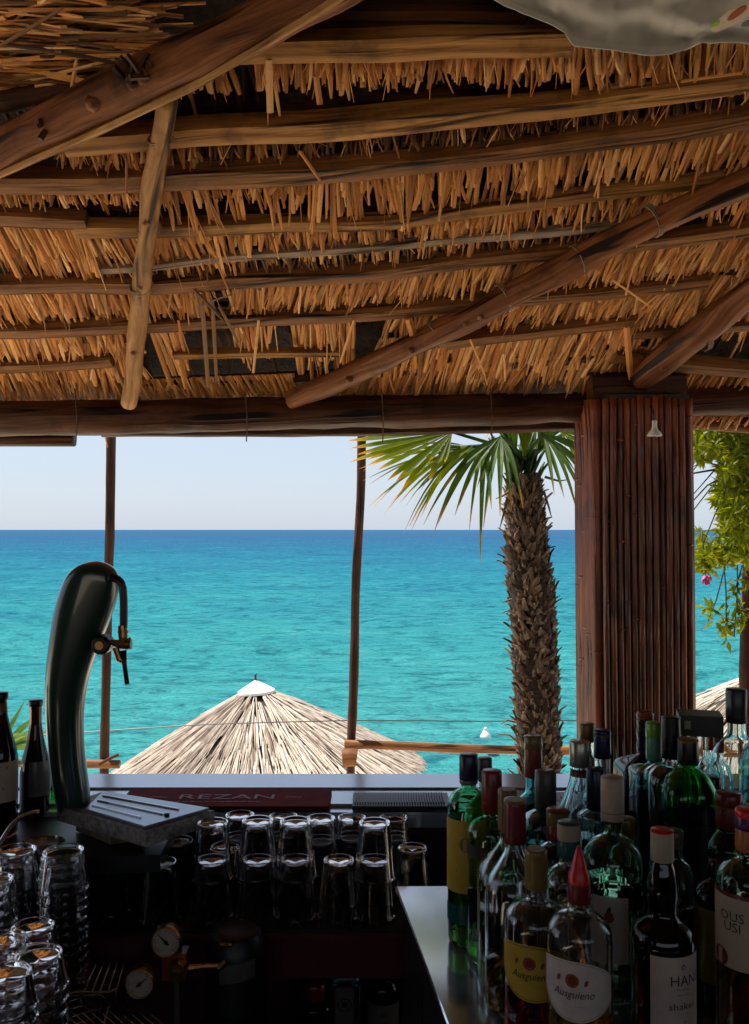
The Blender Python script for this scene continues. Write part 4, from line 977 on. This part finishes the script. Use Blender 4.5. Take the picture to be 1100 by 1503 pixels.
BT('clear long-necked bottle with wrinkled dark red seal and yellow liquor', 756, 1173, 1236, 1244, 1296, 1.276, 88, 32, 'glass', 'darkred', CZ, round_sh=0, liq='liq_yellow', lev=1402, capkind='foil', neckw=30, capseg=[('darkred', .93), ('tan', .07)])
BT('clear bottle with red cap topped by yellow band', 818, 1187, 1232, 1238, 1262, 1.38, 66, 31, 'glass', 'red', CZ, liq='liq_clear', lev=1300, capseg=[('red', .5), ('gold', .42), ('rust', .08)])
BT('clear bottle with beige and teal ringed cap', 835, 1206, 1256, 1270, 1300, 1.30, 70, 33, 'glass', 'teal', CZ, liq='liq_clear', lev=1330, capseg=[('teal', .5), ('beige', .46), ('teal', .04)])
BT('wide-shouldered clear bottle with tall beige cap and white label showing a small still', 899, 1140, 1206, 1226, 1268, 1.32, 88, 33, 'glass_pale', 'beige', CZ, liq='liq_clear', lev=1290, neckw=25, capseg=[('black', .06), ('beige', .94)], labels=[dict(y0=1300, y1=1394, mat='white', a0=-42, a1=28, items=[('@h', .010, 1330, 'rust'), ('@b', .006, 1318, 'ink'), ('@l', .022, 1344, 'gold')])])
shield = lambda m, y0, y1: dict(y0=y0, y1=y1, mat=m, a0=-80, a1=66, shape='shield', turn=0, items=[('@o', .0085, (y0 * .68 + y1 * .32), 'rust', -.004), ('@o', .005, (y0 * .68 + y1 * .32), 'red', -.004), ('@b', .005, (y0 * .69 + y1 * .31), 'rust', -.021), ('@b', .005, (y0 * .66 + y1 * .34), 'rust', .013), ('Ausguieno', .0135, (y0 * .40 + y1 * .60), 'ink', -.003, .9), ('- - - -', .006, (y0 * .25 + y1 * .75), 'gold', .006, 1)])
BT('round clear bottle with gold-brown cap, yellow shield label and red liquor', 787, 1246, 1302, 1322, 1352, 1.206, 92, 33, 'glass', 'gold', CZ, liq='liq_red', lev=1440, capkind='foil', labels=[shield('yellow', 1368, 1448)])
BT('round clear bottle with pointed bright red pourer and white shield label', 850, 1242, 1323, 1338, 1372, 1.14, 94, 34, 'glass', 'redbright', CZ, liq='liq_yellow', lev=1474, capkind='nozzle', capseg=[('darkred', .34), ('redbright', .66)], labels=[shield('white', 1390, 1476)])
BT('black rum bottle with beige seal and plain cream label', 972, 1217, 1262, 1330, 1374, 1.20, 90, 33, 'glass_dark', 'beige', CZ, liq='liq_black', lev=1340, bulge=1, capseg=[('beige', .93), ('redbright', .07)], neckw=30,
   labels=[dict(y0=1384, y1=1492, mat='cream', a0=-22, a1=84, items=[('@h', .0042, 1399, 'ink', .004), ('@h', .0026, 1399, 'cream', .004), ('HANS', .0185, 1424, 'ink', .010, 1.0), ('Wholesome', .004, 1431, 'ink', .004), ('estate  spirits', .0035, 1438, 'ink', .004), ('shaker', .0125, 1458, 'ink', .004, 1.2), ('------  ----', .005, 1465, 'ink', .004), ('*', .008, 1480, 'ink', .006)])])
BT('clear round bottle standing just behind the black rum bottle', 990, 1218, 1240, 1262, 1310, 1.31, 66, 26, 'glass', 'grey', CZ, liq='liq_clear', lev=1330)
BT('dark bottle with glossy banded red cap', 1070, 1163, 1213, 1222, 1250, 1.33, 62, 38, 'glass_dkgreen', 'darkred', CZ, liq='liq_black', lev=1260, capseg=[('darkred', .60), ('gold', .03), ('darkred', .37)], neckw=34)
BT('bottle with orange neck and red-purple cap, cream label and red liquor', 1099, 1187, 1247, 1262, 1292, 1.15, 92, 38, 'glass_pale', 'orange', CZ, liq='liq_red', lev=1404, capseg=[('orange', .52), ('purple', .30), ('redbright', .18)],
   labels=[dict(y0=1306, y1=1408, mat='beige', a0=-82, a1=70, items=[('OUS', .0165, 1339, 'ink', -.0175), ('USI', .0165, 1354, 'ink', -.0165), ('@o', .012, 1395, 'darkred', -.034)]), dict(y0=1300, y1=1305, mat='darkred', a0=-82, a1=70)])
BT('dark bottle with mustard yellow label between rum and orange-necked bottles', 1054, 1262, 1285, 1292, 1320, 1.27, 66, 26, 'glass_dark', 'black', CZ, liq='liq_black', lev=1330, labels=[dict(y0=1325, y1=1432, mat='gold', a0=-82, a1=50)])
BT('black capped bottle behind the tall beige cap', 920, 1200, 1232, 1244, 1270, 1.40, 56, 25, 'glass_dark', 'gold', CZ, liq='liq_black', lev=1280)
BT('dark filler bottle added for darkness deep in the row behind the green gin bottle', 1045, 1140, 1162, 1180, 1210, 1.52, 66, 26, 'glass_dark', 'black', CZ, liq='liq_black', lev=1220)  # filler put in to make the rear of the row darker
BT('black filler bottle added to darken the rear corner by the frame edge', 1125, 1130, 1160, 1180, 1215, 1.42, 70, 28, 'glass_dark', 'black', CZ, liq='liq_black', lev=1230)  # another added filler, darkening the corner
# box stopper, belongs to its bottle
bs = [o for o in bpy.data.objects if o.get('label') == 'bottle with flat wide black box stopper bearing a small sticker'][0]
x0, x1 = W(988, 1060, 1.58 * KC).x, W(1058, 1060, 1.66 * KC).x; z0_, z1_ = W(1020, 1078, 1.6 * KC).z, W(1020, 1048, 1.6 * KC).z
m = MB(); ang = R(-14); cxy = Vector(((x0 + x1) / 2, 1.61 * KC)); 
hx, hy = .034, .027; cs_, sn_ = math.cos(ang), math.sin(ang)
pl4 = [(cxy.x + a * hx * cs_ - b * hy * sn_, cxy.y + a * hx * sn_ + b * hy * cs_) for a, b in ((-1, -1), (1, -1), (1, 1), (-1, 1))]
m.prism(pl4, z0_, z1_); m.build('box_stopper', M['black'], bs)
m = MB(); a_, b2_ = Vector(pl4[0]), Vector(pl4[1]); e = (b2_ - a_)
for (t0, t1, zz0, zz1) in ((.12, .26, .35, .75),): m.add([(a_.x + e.x * t0, a_.y + e.y * t0 - .0008, z0_ + (z1_ - z0_) * zz0), (a_.x + e.x * t1, a_.y + e.y * t1 - .0008, z0_ + (z1_ - z0_) * zz0), (a_.x + e.x * t1, a_.y + e.y * t1 - .0008, z0_ + (z1_ - z0_) * zz1), (a_.x + e.x * t0, a_.y + e.y * t0 - .0008, z0_ + (z1_ - z0_) * zz1)], [(0, 1, 2, 3)])
m.build('sticker', M['c_sticker'], bs)
# beer bottles on the left
LB = 1.03
BT('brown beer bottle with black cap and grey label beside the beer tap', 53, 1027, 1036, 1062, 1122, 1.78, 43, 20, 'glass_brown', 'black', LB, liq='liq_black', lev=1085, round_sh=0, neckw=17, name='beer_bottle', group='beer bottles by the tap', labels=[dict(y0=1114, y1=1164, mat='grey', a0=-25, a1=70, items=[('@l', .011, 1142, 'ink'), ('@l', .011, 1154, 'ink')])])
BT('larger brown beer bottle with gold neck foil cut by the frame', 1, 1016, 1026, 1040, 1106, 1.66, 50, 22, 'glass_brown', 'black', LB, liq='liq_black', lev=1060, round_sh=0, neckw=18, name='beer_bottle', group='beer bottles by the tap', labels=[dict(y0=1030, y1=1045, mat='gold', a0=-80, a1=80), dict(y0=1114, y1=1172, mat='beige', a0=-80, a1=80, items=[('@b', .003, 1122, 'rust', .012), ('@b', .003, 1152, 'rust', .006)])])
BT('small bright green bottle half hidden behind the tap column', 80, 1130, 1136, 1142, 1152, 1.84, 22, 12, 'glass_green', 'black', LB, name='beer_bottle', group='beer bottles by the tap')
BT('gin bottle with teal glass and pale oval label on the low shelf', 507, 1396, 1404, 1418, 1430, 1.62, 44, 12, 'glass_teal', 'gold', .55, sq=6, liq='liq_clear', lev=1440, name='low_shelf_bottle', group='bottles on the low shelf', labels=[dict(y0=1436, y1=1520, mat='black', a0=-38, a1=38, off=.0006), dict(y0=1438, y1=1520, mat='grey', a0=-30, a1=30, off=.0012, items=[('@o', .012, 1463, 'ink'), ('@o', .010, 1463, 'grey'), ('@h', .007, 1463, 'ink')])])
BT('dark bottle with dim grey label on the low shelf', 563, 1400, 1420, 1432, 1450, 1.62, 46, 18, 'glass_dark', 'black', .55, liq='liq_black', lev=1450, name='low_shelf_bottle', group='bottles on the low shelf', labels=[dict(y0=1464, y1=1525, mat='grey', a0=-75, a1=75, items=[('XII', .01, 1480, 'ink'), ('@l', .018, 1488, 'ink')])])
BT('squat dark red jar standing on the low shelf', 462, 1440, 1462, 1466, 1474, 1.60, 52, 34, 'glass_dark', 'darkred', .55, name='low_shelf_bottle', group='bottles on the low shelf')

# ------------------------------------------------------------------ glasses
def glass_mesh(name, H, Rr, Rb_, flute=0, base=.012):
    # upturned: rim at z=0 (radius Rr), base on top at H (radius Rb_)
    tk = .0022
    outer = [(Rr + .0012, 0.0), (Rr + .0022, .002), (Rr + .001, .0045), (Rr, .006), ((Rr * .6 + Rb_ * .4), H * .4), (Rb_ * 1.02, H * .86), (Rb_, H - .003), (Rb_ * .96, H), (Rb_ * .90, H - .0005), (Rb_ * .84, H - .006), (.0003, H - .008)]
    inner = [(Rr - tk * .6, 0), (Rr - tk, .003), ((Rr * .6 + Rb_ * .4) - tk, H * .4), (Rb_ - tk, H * .84), (Rb_ * .8, H - base - .003), (.0003, H - base - .004)]
    prof = list(reversed(smooth_prof(outer, 3))) + smooth_prof(inner, 3)
    rf = (lambda th, z, r: 1 + (.028 * math.cos(th * flute) if .1 * H < z < H * .93 and r > Rb_ * .8 else 0)) if flute else None
    V, Fc = lathe(prof, 36, rf); me = bpy.data.meshes.new(name); me.from_pydata(V, [], Fc); me.polygons.foreach_set('use_smooth', [True] * len(me.polygons)); me.materials.append(M['glass_t']); me.update(); return me
pint = glass_mesh('beer_glass', .100, .0365, .0285)
pint2 = glass_mesh('beer_glass_tall', .118, .0365, .0270)
tum = glass_mesh('tumbler', .062, .0405, .033, 12)
tum2 = glass_mesh('small_tumbler', .044, .037, .030, 10)
ORD = ['first', 'second', 'third', 'fourth', 'fifth', 'sixth', 'seventh', 'eighth', 'ninth', 'tenth', 'eleventh', 'twelfth', 'thirteenth', 'fourteenth', 'fifteenth', 'sixteenth']
def put(me, name, label, loc, cat, group):
    o = bpy.data.objects.new(name, me); C.objects.link(o); o.location = loc; o.rotation_euler = (0, 0, ru(0, 6)); o.rotation_euler[0] = ru(-.012, .012); return tag(o, label, cat, group)
pos = [(312, 1.60, 1206, 0), (378, 1.60, 1203, 1), (434, 1.60, 1204, 1), (550, 1.60, 1206, 1), (352, 1.72, 1195, 0), (416, 1.72, 1197, 0), (471, 1.70, 1200, 0), (517, 1.72, 1199, 0), (578, 1.72, 1199, 0), (236, 1.59, 1262, 2), (497, 1.60, 1266, 2), (606, 1.66, 1268, 2), (262, 1.70, 1255, 2), (330, 1.66, 1262, 2), (163, 1.62, 1245, 2)]
desc = ['beside the drip tray', 'above the black canister', 'in the middle of the row', 'at the end near the steel counter', '', '', '', '', '', 'above the pressure gauge', 'between the middle and end stacks', 'in the corner near the steel counter', 'behind the gauge', 'behind the first stack', 'under the drip tray']
bt_desc = {4: 'second of the rear stacks from the tap', 5: 'rear stack behind the middle glasses', 6: 'rear stack in the centre gap', 7: 'rear stack left of the end glasses', 8: 'rear stack at the corner end'}
for i, (px, Y, yt, k) in enumerate(pos):
    x = W(px, 1300, Y).x; where = desc[i] or bt_desc[i]
    if k == 2: put(pint, 'beer_glass', 'single upturned beer glass %s' % where, (x, Y, SZ + .004), 'glass', 'upturned beer glasses on the shelf')
    else:
        put(pint, 'beer_glass', 'lower upturned beer glass of the pair %s' % where, (x, Y, SZ + .004), 'glass', 'upturned beer glasses on the shelf')
        top = W(px, yt, Y).z; put(pint, 'beer_glass', 'upper upturned beer glass of the pair %s' % where, (x, Y, max(SZ + .004 + .030, top - .100)), 'glass', 'upturned beer glasses on the shelf')
# left low counter with stacks
LZ2 = .835
lc = thing('glass_counter', 'low dark counter holding stacked tumblers', 'counter', (-.8, 1.3, 0))
MB().box((-1.45, .75, LZ2 - .02), (-.545, 1.53, LZ2)).build('worktop', M['black'], lc)
MB().box((-1.43, .77, 0), (-.56, 1.52, LZ2 - .022)).build('cabinet', M['blackwood'], lc)
MB().box((-.50, 1.42, 0), (-.02, 1.50, .50)).build('cupboard', M['blackwood'], lc)
def stack(px, Y, ytop, pitch, me, H, where, name='tumbler', lean=0, zbase=LZ2):
    top = W(px, ytop, Y).z; z = top - H; n = 0; zs = []
    while z > zbase + .001 and n < 15: zs.append(z); z -= pitch
    zs[-1] = zbase + .001 if len(zs) < 15 and zs[-1] - zbase < pitch else zs[-1]
    x = W(px, 1300, Y).x
    if len(zs) == 15 and zs[-1] > zbase + .01: zs.append(zbase + .001)
    for i, z in enumerate(zs): put(me, name, 'clear tumbler %s from top of stack %s' % (ORD[i] if i < 16 else 'last', where), (x + ru(-.0012, .0012) + lean * (len(zs) - i), Y + ru(-.001, .001), z), 'glass', 'stacked tumblers on the low counter')
stack(93, 1.46, 1247, .0158, tum, .062, 'standing tall beside the wire rack')
stack(22, 1.46, 1247, .0158, tum, .062, 'standing tall near the frame edge')
stack(48, 1.27, 1358, .0168, tum2, .044, 'short and in front of the tall ones')
stack(8, 1.24, 1376, .0168, tum2, .044, 'low at the frame edge behind the front heap')
stack(58, 1.16, 1398, .0168, tum2, .044, 'in the front heap beside the mesh tray')
stack(10, 1.10, 1425, .0168, tum2, .044, 'foremost at the frame edge')
stack(-14, 1.36, 1290, .0158, tum, .062, 'mostly outside the frame edge')
# wire drain rack and mesh tray
wr = thing('wire_rack', 'long wire glass-drying rack running along the low counter', 'rack', (-.5, 1.5, LZ2))
z = LZ2 + .03
for k in range(5):
    t = k / 4; a = Zp(124 + 47 * t, 1455, z); b_ = Zp(168 + 30 * t, 1350, z); m = MB(); m.tube([a, b_], .0014, 6); m.build('rod', M['steel_thin'], wr, True)
m = MB(); m.tube([Zp(92, 1462, z), Zp(112, 1456, z), Zp(160, 1456, z), Zp(171, 1452, z), Zp(196, 1360, z), Zp(196, 1348, z), Zp(150, 1350, z)], .0018, 6); m.build('rim_wire', M['steel_thin'], wr, True)
m = MB(); m.tube([Zp(171, 1452, z), Zp(171, 1452, z) + Vector((0, 0, -.03))], .0018, 6); m.tube([Zp(120, 1456, z), Zp(120, 1456, z) + Vector((0, 0, -.03))], .0018, 6); m.build('foot', M['steel_thin'], wr)
MB().box((-.70, 1.36, .30), (-.50, 1.50, LZ2 - .03)).build('lower_tray', M['blackwood'], wr)
mt = thing('mesh_tray', 'diamond mesh steel tray at the front of the wire rack', 'tray', (-.42, 1.25, LZ2))
z = LZ2 + .012; cor = [Zp(88, 1462, z), Zp(148, 1460, z), Zp(162, 1470, z), Zp(148, 1520, z), Zp(70, 1520, z)]
m = MB(); m.tube(cor + [cor[0]], .0018, 6); m.build('rim', M['steel_thin'], mt, True)
m = MB()
for k in range(-2, 9):
    a, b_ = Zp(80 + k * 14, 1462, z), Zp(80 + k * 14 + 60, 1515, z); m.tube([a, b_], .0009, 4)
    a, b_ = Zp(150, 1455 + k * 12 , z), Zp(85, 1475 + k * 12, z); m.tube([a, b_], .0009, 4)
m.build('mesh_wires', M['steel_thin'], mt, True)

# ------------------------------------------------------------------ gas regulator and gauges
def gauge(px, py, rpx, Y, label, a):
    c = W(px, py, Y); r = rpx * Y / F; g = thing('pressure_gauge', label, 'gauge', c, 'pressure gauges under the shelf')
    V, Fc = lathe([(.0003, 0), (r * 1.06, 0), (r * 1.06, .02), (r * .98, .023), (r * .95, .019)], 32)
    rot = Matrix.Rotation(R(90), 4, 'X'); V = [rot @ Vector(v) for v in V]; link_mesh('gauge_case', V, Fc, M['brass'], g)
    V = [Vector((0, -.0192, 0))] + [Vector((r * .96 * math.cos(6.2832 * k / 32), -.0192, r * .96 * math.sin(6.2832 * k / 32))) for k in range(32)]
    f = link_mesh('dial', V, [(0, 1 + k, 1 + (k + 1) % 32) for k in range(32)], M['c_cream'], g, None, False)
    m = MB(); 
    for k in range(19):
        th = R(-135 + 270 * k / 18) + R(90); r0, r1 = r * .86, r * (.70 if k % 3 == 0 else .78); ca, sa = math.cos(th), math.sin(th); w_ = .0006
        m.add([(r0 * ca - w_ * sa, -.0197, r0 * sa + w_ * ca), (r0 * ca + w_ * sa, -.0197, r0 * sa - w_ * ca), (r1 * ca + w_ * sa, -.0197, r1 * sa - w_ * ca), (r1 * ca - w_ * sa, -.0197, r1 * sa + w_ * ca)], [(0, 1, 2, 3)])
    link_mesh('tick_marks', m.v, m.f, M['c_ink'], g, None, False)
    m = MB(); m.tube([(-math.cos(a) * r * .25, -.021, -math.sin(a) * r * .25), (math.cos(a) * r * .72, -.021, math.sin(a) * r * .72)], [.0018, .0004], 5); link_mesh('needle', m.v, m.f, M['c_ink'], g)
    m = MB(); m.tube([(0, -.022, 0), (0, -.019, 0)], .003, 10); link_mesh('hub', m.v, m.f, M['c_ink'], g)
gauge(248, 1375, 20, 1.45, 'upper cream-faced pressure gauge below the beer glasses', R(135))
gauge(210, 1435, 20, 1.42, 'lower cream-faced pressure gauge beside the brass valve', R(40))
c = W(258, 1421, 1.44); rg = thing('gas_regulator', 'brass gas regulator valve with side tap between the gauges', 'valve', c)
m = MB(); m.box((c.x - .022, c.y, c.z - .02), (c.x + .016, c.y + .03, c.z + .022)); m.build('valve_block', M['c_rust'], rg)
m = MB(); m.tube([c + Vector((.006, 0, 0)), c + Vector((.006, -.018, 0))], [.017, .015], 16); m.tube([c + Vector((.006, -.018, 0)), c + Vector((.006, -.021, 0))], [.008, .006], 12); m.build('knob', M['brass'], rg)
m = MB(); m.tube([c + Vector((.02, 0, 0)), c + Vector((.045, 0, .003)), c + Vector((.075, 0, .004))], [.006, .004, .004], 8); m.tube([c + Vector((.07, 0, 0)), c + Vector((.082, 0, .012))], .006, 8); m.tube([c + Vector((.002, .01, .02)), c + Vector((.004, .01, .05))], .006, 8); m.tube([c + Vector((-.018, .005, .02)), c + Vector((-.028, .01, .034))], .004, 8); m.build('side_tap', M['brass'], rg)
m = MB(); m.tube([c + Vector((0, .01, -.02)), c + Vector((0, .01, -.06)), c + Vector((.001, .01, -.2)), c + Vector((0, .01, -.45))], [.004, .006, .007, .007], 8); m.build('hose', M['c_grey'], rg)
# black canister with grey label
cn = thing('black_canister', 'dark metal canister with worn grey label beside the regulator', 'canister', W(345, 1370, 1.47)); cl = cn.location.copy(); cn.location = (cl.x, 1.49, .55)
hh = cl.z - .55
lathe_obj('shell', smooth_prof([(.0003, 0), (.045, 0), (.05, .01), (.05, hh - .03), (.04, hh - .004), (.030, hh), (.0003, hh)], 3), M['black'], cn, 28, close=False)
V = []; 
for j in range(2):
    for i in range(15): th = R(-25 + 70 * i / 14); V.append((.0506 * math.sin(th), -.0506 * math.cos(th), hh - .04 - .030 * (1 - j) + .008 * i / 14))
link_mesh('label', V, [(i, i + 1, 16 + i, 15 + i) for i in range(14)], M['c_grey'], cn)
m = MB(); m.tube([(-.02, -.046, hh - .006), (-.01, -.05, hh - .005), (-.002, -.046, hh - .006)], .0035, 6); link_mesh('handle', m.v, m.f, M['brass'], cn)
# rounded beige vessel below
vs_ = thing('round_jar', 'dim brown round-shouldered jar at the bottom edge', 'jar', (W(322, 1480, 1.40).x, 1.40, .55))
lathe_obj('jar_body', smooth_prof([(.0003, 0), (.07, 0), (.078, .03), (.078, .14), (.05, .225), (.048, .23), (.0003, .232)], 4), simple('brown glazed ware', (.20, .10, .055), .4, 0, .2, 20, .1), vs_, 32, close=False)
lathe_obj('lid', [(.0003, .232), (.052, .232), (.05, .262), (.0003, .266)], M['black'], vs_, 24, close=False)

# ------------------------------------------------------------------ beer tap
TY = 1.68
tapc = W(108, 1180, TY)
tap = thing('beer_tap', 'tall curved dark green glossy beer tap column with brass faucet', 'beer tap', (tapc.x, TY, LB + .03))
lv = [(1200, 88, 131), (1185, 86, 131), (1162, 80, 132), (1124, 74.5, 125), (1085, 71, 122), (1047, 68.5, 121.5), (1009, 67.5, 126), (971, 70, 135.5), (933, 75, 152), (912, 78, 161), (895, 81, 167), (875, 86, 173), (856, 93, 176), (845, 99, 174.5), (836, 107, 170), (829, 117, 161), (825, 128, 152), (823.5, 139, 143)]
V = []; Fc = []; sg = 36
for (py, xa, xb) in lv:
    a, b_ = W(xa, py, TY), W(xb, py, TY); c = (a + b_) / 2; hx = (b_.x - a.x) / 2; hy = min(.036, hx * .95)
    for k in range(sg):
        th = 6.2832 * k / sg; q = (abs(math.cos(th)) ** 2.3 + abs(math.sin(th)) ** 2.3) ** (-1 / 2.3); V.append((c.x + hx * q * math.cos(th), TY + hy * q * math.sin(th), c.z))
for i in range(len(lv) - 1):
    for k in range(sg): Fc.append((i * sg + k, i * sg + (k + 1) % sg, (i + 1) * sg + (k + 1) % sg, (i + 1) * sg + k))
Fc += [tuple(range(sg - 1, -1, -1)), tuple((len(lv) - 1) * sg + k for k in range(sg))]
o = link_mesh('column_body', V, Fc, M['tap'], tap, None, True, tuple(tap.location)); s = o.modifiers.new('s', 'SUBSURF'); s.levels = s.render_levels = 1
TF = TY - .03
m = MB(); m.tube(dens([W(160, 848, TF), W(171, 848, TF), W(180, 856, TF), W(182, 880, TF), W(182, 918, TF), W(181, 925, TF)], 20), [.0075] * 19 + [.0065], 12); m.build('handle', M['black'], tap, True)
m = MB(); m.tube([W(180, 918, TF), W(181, 935, TF), W(181, 945, TF)], [.0085, .0085, .007], 12); m.tube([W(181, 925, TF), W(181, 929, TF)], .0100, 12); m.build('collar', M['brass'], tap)
m = MB(); p = W(150, 946, TF); m.tube([p + Vector((0, .02, 0)), p + Vector((0, -.008, 0)), p + Vector((0, -.014, 0))], [.018, .018, .013], 20); m.build('flange', M['black'], tap)
m = MB(); m.tube([p + Vector((0, -.013, 0)), p + Vector((0, -.018, 0))], [.010, .008], 16); m.build('badge', M['brass'], tap)
m = MB(); m.tube([W(150, 948, TF), W(165, 943, TF), W(178, 946, TF), W(186, 946, TF)], [.009, .006, .0085, .0085], 12); m.tube([W(185, 946, TF), W(193, 946, TF)], [.0095, .0095], 14); m.tube([W(188, 940, TF), W(192, 936, TF)], .003, 6); m.tube([W(170, 950, TF), W(176, 968, TF), W(182, 970, TF)], [.006, .007, .005], 10); m.build('faucet', M['brass'], tap)
m = MB(); m.tube([W(180, 955, TF), W(183, 975, TF), W(187, 1004, TF)], [.008, .0045, .0045], 12); m.build('spout', M['black'], tap, True)
# drip tray slab
DZ = 1.085
tray = thing('drip_tray', 'granite-sided drip tray with ridged steel top under the beer tap', 'drip tray', Zp(200, 1190, DZ - .03))
q4 = [Zp(84, 1182, DZ), Zp(214, 1219, DZ), Zp(315, 1188, DZ), Zp(150, 1161, DZ)]
MB().prism([(p.x, p.y) for p in q4], DZ - .028, DZ - .002).build('slab', M['marble'], tray)
c4 = sum(q4, Vector()) / 4; t4 = [Zp(126, 1189, DZ), Zp(213, 1215, DZ), Zp(307, 1188, DZ), Zp(152, 1163, DZ)]
MB().prism([(p.x, p.y) for p in t4], DZ - .001, DZ + .003).build('steel_top', M['tray_top'], tray)
for k in range(3):
    t = .18 + .27 * k; dt = .028; a, a2 = t4[0].lerp(t4[3], t), t4[0].lerp(t4[3], t + dt); b_, b2_ = t4[1].lerp(t4[2], t), t4[1].lerp(t4[2], t + dt); e1 = .86 - .1 * (k == 0)
    q = [a.lerp(b_, .04), a.lerp(b_, e1), a2.lerp(b2_, e1), a2.lerp(b2_, .04)]
    MB().prism([(p.x, p.y) for p in q], DZ + .0032, DZ + .0055).build('ridge', M['groove'], tray)
m = MB(); p = t4[1].lerp(t4[2], .45); m.tube([p + Vector((-.02, .01, .0035)), p + Vector((-.012, .01, .0035))], .004, 8); m.build('drain_hole', M['black'], tray)
yb = thing('wooden_block', 'yellowed wooden block wedged beneath the granite drip tray', 'block', Zp(145, 1212, DZ - .045))
MB().prism([(p.x, p.y) for p in (Zp(112, 1202, DZ - .03), Zp(163, 1222, DZ - .03), Zp(215, 1214, DZ - .03), Zp(150, 1195, DZ - .03))], DZ - .052, DZ - .0285).build('block', M['yblock'], yb)
# tap station cabinet with chrome edge
ts = thing('tap_station', 'black cooler cabinet with bent chrome edge below the beer tap', 'cabinet', (-.6, 1.6, 0))
zt2 = DZ - .054
MB().prism([(-1.3, 1.80 - .025), (-1.3, 1.50), (Zp(60, 1215, zt2).x, 1.50), (Zp(120, 1222, zt2).x, 1.545), (Zp(262, 1215, zt2).x, 1.56), (Zp(262, 1200, zt2).x, 1.775)], zt2 - .03, zt2).build('top', M['black'], ts)
MB().box((-1.3, 1.54, 0), (-.62, 1.77, zt2 - .032)).build('cabinet_body', M['blackwood'], ts)
e = [W(-30, 1275, 1.44), W(0, 1239, 1.46), W(14, 1215, 1.475), W(24, 1203, 1.485), W(36, 1196, 1.49), W(58, 1191, 1.5)]
m = MB(); m.tube(dens(e, 16), .004, 8); m.build('chrome_edge', M['chrome'], ts, True)
cp = thing('glass_bowl', 'shallow dark glass dish between beer bottles and tap', 'dish', (W(62, 1186, 1.58).x, 1.58, zt2))
lathe_obj('dish', [(.0003, .002), (.028, .002), (.04, .014), (.038, .014), (.027, .005), (.0003, .005)], M['glass'], cp, 28, close=False)
